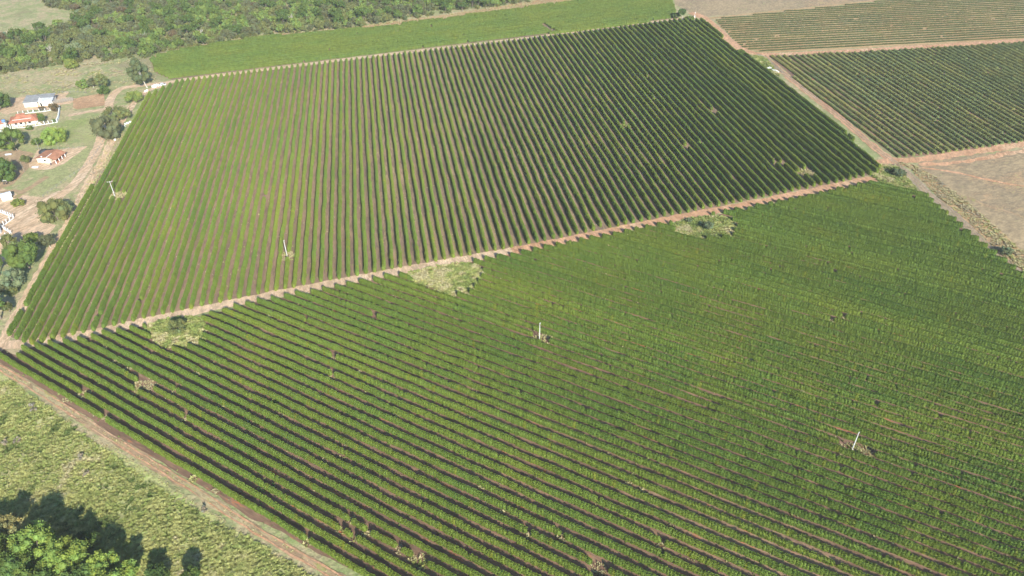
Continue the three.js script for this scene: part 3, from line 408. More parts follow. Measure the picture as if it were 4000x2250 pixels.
// ---------------------------------------------------------------- grass and weeds (uncountable)
function tuftGeometry(seed, n, hgt, spread, wid) { const r = rng(seed), L = new Leaves(); for (let i = 0; i < n; i++) { const a = r() * 6.28, lean = spread * (.3 + r()), o = new THREE.Vector3(Math.cos(a) * .12 * r(), -.03, Math.sin(a) * .12 * r()), d = new THREE.Vector3(Math.cos(a) * lean, hgt * (.6 + .6 * r()), Math.sin(a) * lean), len = d.length(); L.leaf(o, d.normalize(), new THREE.Vector3(-Math.sin(a), 0, Math.cos(a)), len, wid, .05); } return L.build(); }
const tuftA = tuftGeometry(1, 30, .36, .62, .15), tuftB = tuftGeometry(2, 14, .4, .35, .09);
const blade = new THREE.MeshPhysicalMaterial({ color: 0xffffff, roughness: .8, side: THREE.DoubleSide, transmission: .2, thickness: 0, specularIntensity: .2 });
function grassPatch(name, label, polys, perM2, geo, palette, scale, seed, keep) {
  const r = rng(seed), list = [], C = new THREE.Color();
  for (const poly of polys) { const b = bounds(poly), n = Math.round((b[2] - b[0]) * (b[3] - b[1]) * perM2); for (let i = 0; i < n; i++) { const X = b[0] + r() * (b[2] - b[0]), F = b[1] + r() * (b[3] - b[1]); if (!inside(poly, X, F) || (keep && !keep(X, F, r))) continue; const big = vnoise(X / 7, F / 7, seed), s = scale * (.55 + .8 * r()) * (.7 + .6 * big), w = vnoise(X / 2.6, F / 2.6, seed + 1) * .55 + vnoise(X / 11, F / 11, seed + 2) * .35 + r() * .1, q = Math.min(palette.length - 1.001, Math.max(0, ((w - .5) * 1.7 + .5) * (palette.length - 1))), c0 = palette[Math.floor(q)], c1 = palette[Math.floor(q) + 1], t = q - Math.floor(q), v = .85 + .3 * r(); list.push([new THREE.Matrix4().compose(V(X, F, .05), new THREE.Quaternion().setFromAxisAngle(new THREE.Vector3(0, 1, 0), r() * 6.28), new THREE.Vector3(s, s * (.8 + .5 * r()), s)), [0, 1, 2].map((k) => (c0[k] + (c1[k] - c0[k]) * t) * v)]); } }
  const im = new THREE.InstancedMesh(geo, blade, list.length); im.castShadow = im.receiveShadow = true; list.forEach(([m, c], i) => { im.setMatrixAt(i, m); im.setColorAt(i, C.setRGB(...c)); }); top(im, name, label, 'grass', null, 'stuff'); return list.length;
}
const GREEN = [.29, .34, .09], LGREEN = [.47, .46, .16], TAN = [.56, .49, .26], DGREEN = [.15, .2, .05], STRAW = [.52, .44, .25], GREY = [.4, .34, .24];
const lowerView = [[-200, 185], [-165, 190], [-150, 172], [-120, 152], [-88, 132], [-45, 112], [-30, 92], [-160, 92]];
let tufts = grassPatch('pasture_grass', 'tussocky green and straw grass of the lower left pasture', [lowerView], 2.2, tuftA, [TAN, LGREEN, LGREEN, GREEN, LGREEN, DGREEN], 1.1, 301, (X, F) => inside(PLAN.lowerPasture, X, F));
tufts += grassPatch('mound_grass', 'tall straw and green grass on the weedy mounds', [PLAN.moundA, PLAN.moundB, PLAN.moundC, PLAN.moundD, PLAN.cornerGrass], 2.2, tuftA, [TAN, TAN, LGREEN, GREEN, GREEN, DGREEN], 1.3, 302);
tufts += grassPatch('verge_grass', 'dry weedy grass along the fallow field at the right', [PLAN.scrubRight], 1.1, tuftA, [GREY, STRAW, TAN, LGREEN], 1.1, 303);
const farmPasture = [[-345, 480], [-300, 500], [-262, 512], [-246, 500], [-232, 470], [-262, 452], [-300, 445], [-330, 455]];
tufts += grassPatch('weeds', 'dry brown weeds on the pasture behind the white shed', [farmPasture], .35, tuftA, [TAN, GREY, TAN, LGREEN], .9, 304, (X, F, r) => vnoise(X / 12, F / 7, 5) > .42);
tufts += grassPatch('verge_grass', 'thin weeds between the farm road and the field track', [lanePoly([[-196, 272], [-205, 300], [-212, 340], [-219, 372], [-224, 395]], 7, 3, 1)], .9, tuftB, [GREY, STRAW, TAN, LGREEN], 1, 305);
tufts += grassPatch('verge_grass', 'dry grass tufts along the strip before the wood', [PLAN.dryStrip], .5, tuftA, [STRAW, STRAW, TAN, LGREEN], .9, 306);
tufts += grassPatch('row_weeds', 'sparse weeds between the hedge rows', [PLAN.upperBlock], .05, tuftB, [GREY, TAN, GREEN, DGREEN], .8, 307);
tufts += grassPatch('track_weeds', 'weedy strip along the pasture track', [lanePoly(LANES.pastureTrack[0], 1.1, 4, .5), lanePoly(LANES.pastureTrack[0].map(([x, f]) => [x - 2.2, f - 2.2]), 1.8, 4, .6)], 1.6, tuftB, [STRAW, TAN, TAN, LGREEN], .7, 308);
const disc = (X, F, a, b) => Array.from({ length: 16 }, (_, i) => [X + Math.cos(i * .3927) * a, F + Math.sin(i * .3927) * b]);
tufts += grassPatch('clearing_weeds', 'dry weeds in the clearings round the field poles and gaps', [disc(108, 157, 7, 3.4), disc(10.5, 210.6, 5, 3), disc(-97, 266, 3.6, 4), disc(-193, 319, 4, 4.5), disc(-127, 185.8, 4.5, 3), disc(-146, 182, 2.5, 2), disc(152, 342, 4.5, 4.5), disc(66, 400, 3, 3.2), ...rowBreaks.map(([X, F, q]) => disc(X, F, q, q))], 2.6, tuftB, [STRAW, TAN, TAN, LGREEN, GREEN], 1.2, 309);
tufts += grassPatch('row_weeds', 'sparse weeds between the rows of the front field', [PLAN.lowerBlock], .06, tuftB, [GREY, TAN, GREEN, DGREEN], .9, 310, (X, F) => F > 90 && X < 230);
console.log('tufts', tufts);
const leafDry = leafMaterial(.36, .31, .22, { vc: 1 });
// pale dry shrubs in the lower pasture
[[-133.8, 154.2, 'pale dry shrub alone in the middle of the lower left pasture'], [-160.9, 159.9, 'pale dry shrub at the left edge of the lower left pasture'], [-157.4, 161, 'smaller pale shrub beside the left edge dry shrub'], [-160.8, 176.2, 'upper grey shrub of the pair near the pasture track'], [-159, 174.4, 'lower grey shrub of the pair near the pasture track'], [-129.2, 147.7, 'grey dry shrub below the middle dry shrub of the pasture'], [-89.1, 134.7, 'pinkish plume of dry grass near the pasture track']].forEach(([X, F, label], i) => {
  const g = treeGeometry(7100 + i, { h: 1.5, r: 1.2, vr: .75, clumps: 9, leaves: 22, size: .35, low: -1, limbs: 3 }), t = new THREE.Group(); t.position.set(X, 0, -F); top(t, 'dry_shrub', label, 'shrub'); part(g.crown, leafDry, 'crown', t); part(g.trunk, bark, 'stem', t);
});

// ---------------------------------------------------------------- farm buildings
const paint = (r, g, b, rough = .8) => new THREE.MeshStandardMaterial({ color: new THREE.Color().setRGB(r, g, b), roughness: rough });
function stained(base, stain, seed, rough, bump = 0) { const m = earth({ size: 256, metres: 6, base, second: base, patch: stain, fleck: stain, fleckCut: .74, patchCut: .6, seed, bump: .001 + bump }); m.roughness = rough; return m; }
const whiteWall = stained(0xe6e2da, 0xcfc3b0, 201, .85), creamWall = stained(0xe8d9c0, 0xc9a98a, 202, .85), tileRoof = stained(0xb97a5e, 0x9c5f46, 203, .8, .02), oldTile = stained(0xb27c5e, 0x94644a, 204, .85, .02), sheetRoof = stained(0x9a9a98, 0x7e7a76, 205, .6, .01), whiteRoof = stained(0xd6d8da, 0xb9b9b8, 206, .5, .01);
const darkHole = paint(.03, .025, .02), glassDark = new THREE.MeshStandardMaterial({ color: 0x20262a, roughness: .15 }), timber = paint(.16, .11, .08), concrete = stained(0xd0ccc2, 0xb0a99c, 207, .8), whitePaint = paint(.8, .79, .76), woodGrey = paint(.3, .26, .21), steel = paint(.55, .57, .58, .4), blackSheet = paint(.025, .027, .03, .5);
// boxes carry uv in metres
function box(w, h, d, x, y, z) { const g = new THREE.BoxGeometry(w, h, d); const uv = g.attributes.uv, n = g.attributes.normal, p = g.attributes.position; for (let i = 0; i < uv.count; i++) { const a = Math.abs(n.getX(i)) > .5 ? p.getZ(i) : p.getX(i), b = Math.abs(n.getY(i)) > .5 ? p.getZ(i) : p.getY(i); uv.setXY(i, a / 6, b / 6); } g.translate(x, y, z); return g; }
// a sloping roof slab through four corners (in order), with thickness
function slab(pts, th = .12) { const P = pts.map((p) => new THREE.Vector3(...p)), n = P[1].clone().sub(P[0]).cross(P[2].clone().sub(P[0])).normalize(); if (n.y < 0) n.negate(); const B = P.map((p) => p.clone().addScaledVector(n, -th)), pos = [], uv = []; const q = (a, b, c, d) => { const e = b.clone().sub(a).normalize(), f = n; const u = (v) => v.clone().sub(a).dot(e) / 6, w = (v) => v.clone().sub(a).sub(e.clone().multiplyScalar(v.clone().sub(a).dot(e))).length() / 6; for (const v of [a, b, c, a, c, d]) { pos.push(v.x, v.y, v.z); uv.push(u(v), w(v)); } }; const k = P.length; if (k === 3) { for (const T of [P, B]) for (const v of T) { pos.push(v.x, v.y, v.z); uv.push(v.x / 6, v.z / 6); } } else { q(...P); q(...B.slice().reverse()); } for (let i = 0; i < k; i++) q(P[i], B[i], B[(i + 1) % k], P[(i + 1) % k]); const g = new THREE.BufferGeometry(); g.setAttribute('position', new THREE.Float32BufferAttribute(pos, 3)); g.setAttribute('uv', new THREE.Float32BufferAttribute(uv, 2)); g.computeVertexNormals(); return g; }
function site(name, label, category, X, F, turn, group) { const g = new THREE.Group(); g.position.set(X, 0, -F); g.rotation.y = turn; return top(g, name, label, category, group); }
const FARM = 20 * DEG;   // long fronts run up to the right on the plan

{ // long white shed in two halves: front wall faces the camera
  const s = site('long_shed', 'long white walled shed with grey sheet roofs in two halves', 'shed', -295.6, 427.4, 12 * DEG);
  const w1 = part(box(7.4, 2.9, 9, 3.7, 1.45, -4.6), whiteWall, 'wall', s), w2 = part(box(7.2, 3, 8.4, 12.2, 1.5, -4.4), whiteWall, 'wall', s);
  part(box(1, 2.7, 6, 8, 1.35, -5), creamWall, 'wall', s);
  const r1 = part(slab([[-.4, 3.05, .4], [7.9, 3.05, .4], [7.9, 4, -9.6], [-.4, 4, -9.6]]), sheetRoof, 'roof', s);
  part(slab([[8.1, 3.2, .5], [16.3, 3.2, .5], [16.3, 3.62, -4], [8.1, 3.62, -4]]), whiteRoof, 'roof', s, 'white front sheets of the right roof');
  part(slab([[8.1, 3.85, -3.9], [16.3, 3.85, -3.9], [16.3, 4.3, -9.4], [8.1, 4.3, -9.4]]), sheetRoof, 'roof', s, 'grey back sheets of the right roof');
  part(box(.25, 1.1, .06, 3.9, 1.9, -.08), darkHole, 'window', w1);
  part(box(.9, 2, .06, 9.4, 1, -.18), glassDark, 'door', w2);
  part(box(.5, .5, .06, 13.4, 1.9, -.18), glassDark, 'window', w2);
  part(new THREE.SphereGeometry(.6, 12, 8).translate(9, 3.9, -2.4), whitePaint, 'water_tank', s);
  void r1;
}
{ // red tiled hip roofed house
  const s = site('tiled_house', 'red tiled hip roofed house inside the white post fence', 'house', -288.4, 397.2, 21 * DEG);
  const W = 15.4, D = 10.6, e = 2.75, rh = 4.7;
  const wall = part(mergeGeometries([box(W - 2.4, 2.7, D - 2.2, W / 2, 1.35, -D / 2 - .3)]), creamWall, 'wall', s);
  const A = [0, e, 0], B = [W, e, 0], C = [W, e, -D], E2 = [0, e, -D], R1 = [4.6, rh, -D / 2], R2 = [W - 3.6, rh, -D / 2];
  const roof = part(slab([A, B, R2, R1]), tileRoof, 'roof', s); part(slab([C, E2, R1, R2]), tileRoof, 'roof', s); part(slab([B, C, R2]), tileRoof, 'roof', s); part(slab([E2, A, R1]), tileRoof, 'roof', s);
  part(limbBox([2.2, 3.66, -2.35], [W - 3.4, 3.66, -2.35], .22), whitePaint, 'ridge_tiles', roof, 'white line of mortared tiles across the front slope');
  for (const q of [[A, R1], [B, R2], [C, R2], [E2, R1], [R1, R2]]) part(limbBox([q[0][0], q[0][1] + .06, q[0][2]], [q[1][0], q[1][1] + .06, q[1][2]], .16), oldTile, 'ridge_tiles', roof);
  part(slab([[2.6, 2.9, -D + .4], [7.4, 2.9, -D + .4], [7.4, 3.5, -D - 1.6], [2.6, 3.5, -D - 1.6]]), tileRoof, 'roof', s, 'small tiled back porch roof');
  part(box(4.4, 2.6, 1.6, 5, 1.3, -D - .6), creamWall, 'wall', s);
  for (const x of [3.6, 6.2, 10.6]) { const wn = part(box(1.2, 1, .08, x, 1.6, -1.34), glassDark, 'window', wall); part(box(1.4, .08, .12, x, 1.06, -1.33), whitePaint, 'sill', wn); }
  part(box(.95, 2.1, .08, 8.4, 1.05, -1.34), timber, 'door', wall);
  for (const x of [.5, 5.2, 9.8, 14.9]) part(box(.26, 2.7, .26, x, 1.35, -.5), whitePaint, 'porch_post', s);
}
function limbBox(a, b, w) { const A = new THREE.Vector3(...a), B = new THREE.Vector3(...b), d = B.clone().sub(A), L = d.length(), g = new THREE.BoxGeometry(w, w * .7, L); g.translate(0, 0, L / 2); g.applyQuaternion(new THREE.Quaternion().setFromUnitVectors(new THREE.Vector3(0, 0, 1), d.normalize())); return g.translate(A.x, A.y, A.z); }
{ // annex at the left edge with the raised tank
  const s = site('tiled_annex', 'small red tiled annex with pale walls at the left edge', 'house', -298.6, 394.5, 21 * DEG);
  const wall = part(box(8.4, 2.8, 6, 3.4, 1.4, -3.2), creamWall, 'wall', s);
  part(slab([[-1.4, 2.9, .3], [8.2, 2.9, .3], [8.2, 3.9, -3.3], [-1.4, 3.9, -3.3]]), tileRoof, 'roof', s); part(slab([[8.2, 2.9, -6.8], [-1.4, 2.9, -6.8], [-1.4, 3.9, -3.3], [8.2, 3.9, -3.3]]), tileRoof, 'roof', s);
  part(box(.9, 1.1, .08, 4.6, 1.5, -.16), glassDark, 'window', wall);
  const t = site('water_tank', 'blue water tank on a pale column between the annex and tiled house', 'water tank', -291.2, 398.6, 0);
  part(new THREE.LatheGeometry([[0, 3.4], [.95, 3.4], [1.1, 4.6], [.95, 4.75], [0, 4.95]].map(([a, b]) => new THREE.Vector2(a, b)), 16), paint(.18, .32, .52, .5), 'tank', t);
  part(box(1.5, 3.4, 1.5, 0, 1.7, 0), whiteWall, 'column', t); part(box(1.9, .15, 1.9, 0, 3.32, 0), concrete, 'platform', t);
}
{ // veranda house: ridge runs away from the camera, the right slope covers the veranda
  const s = site('veranda_house', 'cream house with tiled roof and white columned veranda beside the lawn', 'house', -250.2, 354.4, -6 * DEG);
  const W = 7.6, D = 8.6, wall = part(box(W, 2.7, D, W / 2, 1.35, -D / 2), creamWall, 'wall', s);
  part(new THREE.ExtrudeGeometry(new THREE.Shape([[0, 2.7], [W, 2.7], [W - 1.4, 3.5]].map(([a, b]) => new THREE.Vector2(a, b))), { depth: .2, bevelEnabled: false }).translate(0, 0, -.25), paint(.68, .56, .42), 'gable', s);
  part(slab([[-.6, 2.72, .5], [W - 1.2, 3.75, .5], [W - 1.2, 3.75, -D - .6], [-.6, 2.72, -D - .6]]), oldTile, 'roof', s); const r2 = part(slab([[W + 3.3, 2.25, .5], [W + 3.3, 2.25, -D - .6], [W - 1.2, 3.75, -D - .6], [W - 1.2, 3.75, .5]]), oldTile, 'roof', s);
  part(limbBox([W - 1.2, 3.8, .4], [W - 1.2, 3.8, -4], .28), whitePaint, 'ridge_tiles', r2, 'white mortared front half of the ridge');
  for (let k = 0; k < 4; k++) part(box(.32, 2.1, .32, W + 2.9, 1.05, .1 - k * 2.7), whitePaint, 'veranda_post', s);
  part(box(3.3, .18, D + .6, W + 1.6, .09, -D / 2), paint(.42, .24, .16), 'veranda_floor', s); part(box(.12, .8, 2.2, W + 2.9, .55, -1.3), oldTile, 'veranda_parapet', s);
  for (const z of [-2, -5.6]) part(box(.08, 1, 1.2, W + .03, 1.5, z), glassDark, 'window', wall); part(box(.08, 2, .9, W + .03, 1, -3.8), timber, 'door', wall);
  const w = part(box(1, .9, .08, 4.4, 1.5, .03), glassDark, 'window', wall); part(box(1.2, .08, .14, 4.4, 1, .04), whitePaint, 'sill', w);
  part(new THREE.SphereGeometry(.42, 12, 8, 0, 6.3, 0, 1.5).translate(2.8, 3.25, -.6), whitePaint, 'satellite_dish', s);
}
{ // white hut
  const s = site('white_hut', 'small white hut with grey gabled roof beside the yard', 'hut', -246.2, 313.4, 38 * DEG);
  const wall = part(box(4.4, 2.4, 4.2, 2.2, 1.2, -2.1), whiteWall, 'wall', s);
  part(slab([[-.3, 2.42, .35], [4.7, 2.42, .35], [4.7, 3.2, -2.1], [-.3, 3.2, -2.1]]), whiteRoof, 'roof', s); part(slab([[4.7, 2.42, -4.55], [-.3, 2.42, -4.55], [-.3, 3.2, -2.1], [4.7, 3.2, -2.1]]), whiteRoof, 'roof', s);
  part(box(.9, 1.9, .06, 3, .95, .02), steel, 'door', wall);
}
// ---- fences: white concrete posts on a white kerb, each fence one thing
function whiteFence(label, pts, gap, h, braces) {
  const f = new THREE.Group(); top(f, 'white_fence', label, 'fence'); const o = pts[0]; f.position.set(o[0], 0, -o[1]);
  const postG = box(.26, h, .26, 0, h / 2, 0); let k = 0;
  for (let i = 0; i + 1 < pts.length; i++) {
    const a = pts[i], b = pts[i + 1], L = Math.hypot(b[0] - a[0], b[1] - a[1]), n = Math.max(1, Math.round(L / gap));
    part(limbBox([a[0] - o[0], .16, -(a[1] - o[1])], [b[0] - o[0], .16, -(b[1] - o[1])], .34), whitePaint, 'kerb', f);
    for (const y of [h * .45, h * .85]) part(limbBox([a[0] - o[0], y, -(a[1] - o[1])], [b[0] - o[0], y, -(b[1] - o[1])], .05), steel, 'wire', f);
    for (let j = 0; j < n + (i === pts.length - 2 ? 1 : 0); j++) { const t = j / n, x = a[0] - o[0] + (b[0] - a[0]) * t, z = -(a[1] - o[1] + (b[1] - a[1]) * t), m = part(postG, whitePaint, 'post', f); m.position.set(x, 0, z); if (j === 0 && braces) part(limbBox([x, h * .75, z], [x + (b[0] - a[0]) / L * 1.1, .15, z - (b[1] - a[1]) / L * 1.1], .2), whitePaint, 'brace', f); k++; }
  }
  return k;
}
whiteFence('white post fence in front of the tiled house', [[-291.5, 390.6], [-289.1, 397.0], [-279, 398.6], [-273.1, 401.9], [-265.2, 405.6]], 2.3, 2.1, true);
whiteFence('white post fence running back from the lawn corner', [[-265.2, 405.9], [-267.5, 412.5], [-273.4, 425.9]], 1.5, 2.1, false);
whiteFence('white post fence behind the tiled house', [[-273.6, 426.1], [-280.1, 421.5], [-286.2, 419.8], [-294, 417]], 2.6, 2, true);
whiteFence('white corral fence on the upper side of the sandy pen', [[-248, 306.6], [-239.5, 302.1], [-232.7, 298.4]], 2, 2.2, true);
whiteFence('white corral fence on the right side of the sandy pen', [[-232.6, 298.1], [-233.3, 293.6], [-233.8, 289.8]], 2.2, 2.2, false);
whiteFence('white corral fence round the tank below the sandy pen', [[-231.9, 288.4], [-226.1, 284.3], [-228.3, 279.4], [-234, 283]], 2.2, 2.2, true);
{ const s = site('silo', 'domed grey metal tank at the left edge beside the white corral', 'tank', -233.2, 285.2, 0); part(new THREE.LatheGeometry([[0, 4.6], [.9, 4.35], [1.7, 3.7], [2, 2.9], [2, 0]].map(([a, b]) => new THREE.Vector2(a, b)), 20), steel, 'shell', s); part(new THREE.TorusGeometry(2.02, .06, 6, 24).rotateX(Math.PI / 2).translate(0, 2.9, 0), concrete, 'rim', s); }
{ // timber corral right of the long shed
  const s = site('timber_corral', 'grey timber corral race at the right end of the long white shed', 'corral', -280.5, 432.5, 30 * DEG);
  for (let side = 0; side < 2; side++) for (let k = 0; k < 9; k++) part(box(.2, 1.9, .2, k * 1.35, .95, -side * 2.2), woodGrey, 'post', s);
  for (let side = 0; side < 2; side++) for (let y = 0; y < 4; y++) part(box(11, .16, .07, 5.4, .4 + y * .45, -side * 2.2 + .13), woodGrey, 'rail', s);
}
function woodFence(label, pts, gap) { const f = new THREE.Group(), o = pts[0]; f.position.set(o[0], 0, -o[1]); top(f, 'wire_fence', label, 'fence'); const c = new THREE.CatmullRomCurve3(pts.map(([a, b]) => new THREE.Vector3(a - o[0], 0, -(b - o[1])))), n = Math.round(c.getLength() / gap), g = new THREE.CylinderGeometry(.08, .1, 1.5, 6).translate(0, .72, 0), r = rng(9); for (let i = 0; i <= n; i++) { const p = c.getPointAt(i / n), m = part(g, woodGrey, 'post', f); m.position.copy(p); m.rotation.set((r() - .5) * .12, 0, (r() - .5) * .12); } for (const y of [.5, .9, 1.3]) part(new THREE.TubeGeometry(new THREE.CatmullRomCurve3(c.getPoints(40).map((p) => p.clone().setY(y))), 60, .012, 4), steel, 'wire', f); }
woodFence('thin wooden post fence along the lawn beside the farm road', [[-229, 318], [-227, 330], [-223, 352], [-225.5, 372], [-229, 392]], 3.4);
woodFence('thin wooden post fence behind the veranda house', [[-259, 370], [-246, 369.5], [-234, 372]], 2.6);
woodFence('short wooden post fence behind the long shed', [[-288, 449], [-275, 451], [-268, 449]], 2.4);

// ---- poles
function lightPole(X, F, h, label, arm) { const s = site('concrete_pole', label, 'pole', X, F, .4); part(new THREE.CylinderGeometry(.13, .21, h, 10).translate(0, h / 2, 0), concrete, 'shaft', s); if (arm) { const a = part(box(2.4, .12, .14, 0, h - .3, 0), concrete, 'crossarm', s); for (const x of [-1.05, 0, 1.05]) part(new THREE.CylinderGeometry(.07, .09, .28, 8).translate(x, h - .1, 0), whitePaint, 'insulator', a); } else { part(box(.5, .1, .1, .1, h - .25, 0), concrete, 'bracket', s); part(new THREE.CylinderGeometry(.06, .08, .26, 8).translate(.3, h - .06, 0), whitePaint, 'insulator', s); } }
lightPole(POLES[3][0], POLES[3][1], POLES[3][2], 'concrete pole with crossarm among the leftmost hedge rows', true);
lightPole(POLES[0][0], POLES[0][1], POLES[0][2], 'plain concrete pole in a clearing of the large middle field', false);
lightPole(POLES[2][0], POLES[2][1], POLES[2][2], 'concrete pole in the middle of the front field', false);
lightPole(POLES[1][0], POLES[1][1], POLES[1][2], 'concrete pole in the bare patch at the right of the front field', false);
for (const [X, F, h, l] of [[-256.9, 368.9, 6.5, 'thin grey pole behind the veranda house'], [-251.6, 343.7, 6, 'thin grey pole on the grass below the veranda house'], [-246.3, 369, 4.5, 'short bare pole behind the right end of the veranda house']]) { const s = site('thin_pole', l, 'pole', X, F, 0); part(new THREE.CylinderGeometry(.07, .11, h, 8).translate(0, h / 2, 0), woodGrey, 'shaft', s); part(box(.7, .08, .08, 0, h - .2, 0), woodGrey, 'crosspiece', s); }
for (const [X, F, l] of [[9.9, 209.2, 'small leafy weed bush at the foot of the middle pole'], [107.8, 156.1, 'small leafy weed bush at the foot of the right hand pole']]) { const g = treeGeometry(X * 31 | 0, { h: 1.5, r: .95, vr: .75, clumps: 9, leaves: 24, size: .34, low: -1, limbs: 2 }), t = site('weed_bush', l, 'shrub', X, F, 0); part(g.crown, LEAF.bright, 'crown', t); part(g.trunk, bark, 'stem', t); }
{ const s = site('marker_post', 'white marker post with a box on top at the far field corner', 'post', 146.6, 608.7, 0); part(new THREE.CylinderGeometry(.2, .45, 1.8, 8).translate(0, .9, 0), whitePaint, 'base', s); part(new THREE.CylinderGeometry(.06, .08, 2, 8).translate(0, 2.7, 0), whitePaint, 'mast', s); part(box(.6, .5, .4, .1, 3.8, 0), whitePaint, 'box', s); }

// ---- vehicles and farm clutter
{ // white double cab pickup, nose to the left
  const s = site('pickup_truck', 'white pickup parked on the sandy road corner', 'pickup', -225.7, 462.4, 32 * DEG), body = paint(.8, .8, .8, .25), rub = paint(.03, .03, .03, .9);
  const side = new THREE.Shape([[-2.5, .45], [-2.5, .95], [-2.3, 1.05], [-1.2, 1.12], [-.55, 1.68], [1, 1.7], [1.2, 1.12], [2.5, 1.1], [2.5, .45]].map(([a, b]) => new THREE.Vector2(a, b)));
  const b = part(new THREE.ExtrudeGeometry(side, { depth: 1.7, bevelEnabled: true, bevelSize: .07, bevelThickness: .07, bevelSegments: 2 }).translate(0, 0, -.85), body, 'body', s);
  part(box(1.15, .06, 1.5, 1.85, 1.19, 0), darkHole, 'cargo_bed', b);
  for (const z of [-.93, .93]) { part(new THREE.ExtrudeGeometry(new THREE.Shape([[-1, 1.15], [-.5, 1.6], [.9, 1.6], [1.02, 1.15]].map(([a, c]) => new THREE.Vector2(a, c))), { depth: .02, bevelEnabled: false }).translate(0, 0, z - .01 + Math.sign(z) * .005), glassDark, 'side_window', b); for (const x of [-1.55, 1.55]) { const w = part(new THREE.CylinderGeometry(.38, .38, .26, 18).rotateX(Math.PI / 2).translate(x, .38, z * .88), rub, 'wheel', s); part(new THREE.CylinderGeometry(.2, .2, .28, 12).rotateX(Math.PI / 2).translate(x, .38, z * .88), steel, 'rim', w); } }
  part(slab([[-1.28, 1.17, .72], [-.68, 1.7, .66], [-.68, 1.7, -.66], [-1.28, 1.17, -.72]], .03), glassDark, 'windscreen', b);
  for (const z of [-.6, .6]) part(box(.06, .18, .3, -2.58, .82, z), steel, 'headlight', b);
}
function bag(X, F, s, label) { const g = new RoundedBoxGeometry(1.1, 1.1, 1.1, 4, .28), p = g.attributes.position, r = rng((X * 77 | 0) + 5); for (let i = 0; i < p.count; i++) { const k = 1 + .12 * Math.sin(p.getX(i) * 5 + X) * Math.cos(p.getZ(i) * 6 + F); p.setXYZ(i, p.getX(i) * k, p.getY(i) * (.9 + .1 * k), p.getZ(i) * k); } g.computeVertexNormals(); const t = site('bulk_bag', label, 'sack', X, F, r() * 3, 'white bulk bags beside the tracks'); const m = part(g.translate(0, .52, 0), whitePaint, 'sack', t); t.scale.setScalar(s); part(new THREE.TorusGeometry(.18, .04, 5, 10, Math.PI).translate(0, 1.04, 0), whitePaint, 'loop', m); }
bag(-230.3, 459.5, 1.3, 'front left bulk bag of the heap left of the pickup'); bag(-229.5, 460.9, 1.4, 'middle bulk bag of the heap left of the pickup'); bag(-228.8, 462.3, 1.2, 'back right bulk bag of the heap left of the pickup'); bag(-228.6, 459.2, .9, 'small front right bulk bag of the heap left of the pickup');
bag(-232.2, 451.8, 1, 'lower of two white bags at the hedge corner'); bag(-231.8, 453.5, 1, 'upper of two white bags at the hedge corner');
bag(-224.1, 402.5, .9, 'left white bag under the grey green tree'); bag(-223.3, 403.6, 1, 'middle white bag under the grey green tree'); bag(-222.3, 405, 1.05, 'right white bag under the grey green tree'); bag(-223.5, 400.1, .7, 'lowest white bag under the grey green tree'); bag(-221.1, 381.4, .9, 'lone white bag below the grey green tree');
function heap(name, label, category, X, F, rx, rz, h, mat, seed) { const g = new THREE.SphereGeometry(1, 18, 10, 0, Math.PI * 2, 0, Math.PI / 2), p = g.attributes.position; for (let i = 0; i < p.count; i++) { const x = p.getX(i), y = p.getY(i), z = p.getZ(i), k = .75 + .5 * vnoise(x * 2.3 + seed, z * 2.3 + y * 2, seed); p.setXYZ(i, x * rx * k, Math.max(-.02, y * h * k), z * rz * k); } g.computeVertexNormals(); const m = new THREE.Mesh(g, mat); m.castShadow = m.receiveShadow = true; m.position.set(X, 0, -F); m.rotation.y = .6; return top(m, name, label, category); }
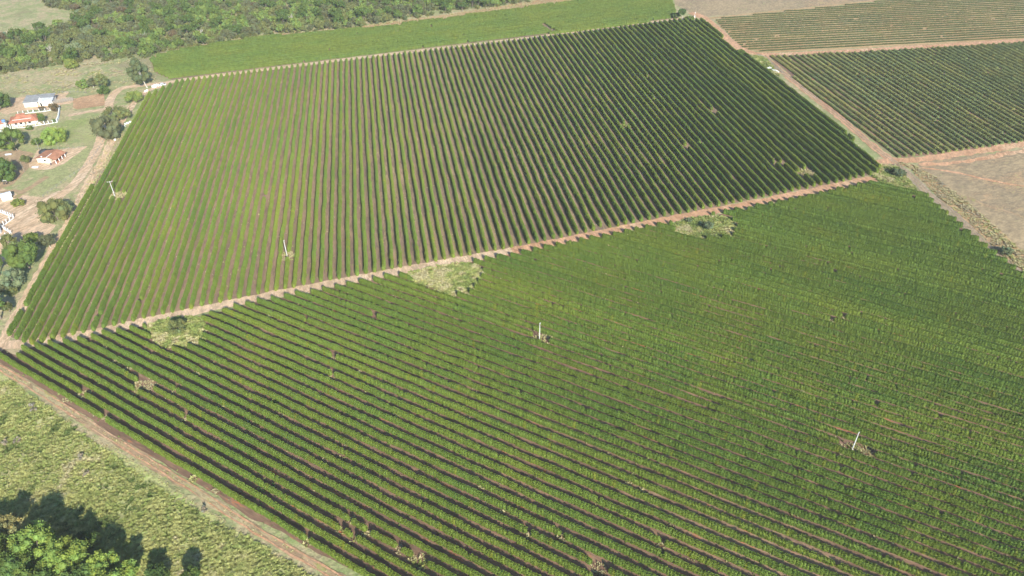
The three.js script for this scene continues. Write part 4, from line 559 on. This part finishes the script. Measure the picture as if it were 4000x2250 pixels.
heap('lime_heap', 'round white lime heap beside the stony corner track', 'heap', 174.4, 493.6, 1.9, 1.5, 1, whitePaint, 3); heap('lime_heap', 'long white lime heap beside the stony corner track', 'heap', 177, 488.8, 1.2, 3.2, .8, whitePaint, 5);
heap('covered_heap', 'left mound of the black sheeted heap behind the veranda house', 'heap', -253.2, 366.4, 2.4, 1.6, 1.9, blackSheet, 7); heap('covered_heap', 'right mound of the black sheeted heap behind the veranda house', 'heap', -249.6, 367.2, 2, 1.4, 1.7, blackSheet, 9);
for (const [X, F, l, t] of [[-270.5, 363.3, 'grey metal trough on the bare earth below the broad tree', .2], [-248.5, 348.6, 'grey trough on the sand in front of the veranda house', .05]]) { const s = site('trough', l, 'trough', X, F, t); part(mergeGeometries([box(3.2, .08, .9, 0, .3, 0), box(3.2, .5, .08, 0, .5, .45), box(3.2, .5, .08, 0, .5, -.45), box(.08, .5, .82, 1.56, .5, 0), box(.08, .5, .82, -1.56, .5, 0)]), steel, 'basin', s); for (const x of [-1.2, 1.2]) part(box(.12, .26, .8, x, .13, 0), woodGrey, 'leg', s); }
{ const s = site('farm_trailer', 'small dark trailer with white roof under the dense dark tree', 'trailer', -254.4, 331.4, .2), rub = paint(.03, .03, .03, .9); part(box(2, .7, 1.4, 0, .85, 0), timber, 'bed', s); part(box(2.2, .1, 1.6, 0, 2.1, 0), whitePaint, 'roof', s); for (const x of [-.9, .9]) for (const z of [-.6, .6]) part(box(.07, 1, .07, x, 1.6, z), steel, 'roof_post', s); for (const z of [-.75, .75]) for (const x of [-.6, .6]) part(new THREE.CylinderGeometry(.38, .38, .18, 14).rotateX(Math.PI / 2).translate(x, .38, z), rub, 'wheel', s); }
{ const s = site('drum', 'dark drum at the corner of the veranda house', 'drum', -242.1, 352, 0); part(new THREE.LatheGeometry([[0, 0], [.32, 0], [.32, .3], [.34, .32], [.32, .34], [.32, .6], [.34, .62], [.32, .64], [.32, .95], [0, .95]].map(([a, b]) => new THREE.Vector2(a, b)), 16), paint(.08, .06, .1, .5), 'shell', s); }

scene.traverse((o) => { if (o.isMesh && !o.isInstancedMesh && o.name !== 'sky') { o.receiveShadow = true; } });
renderer.render(scene, camera);
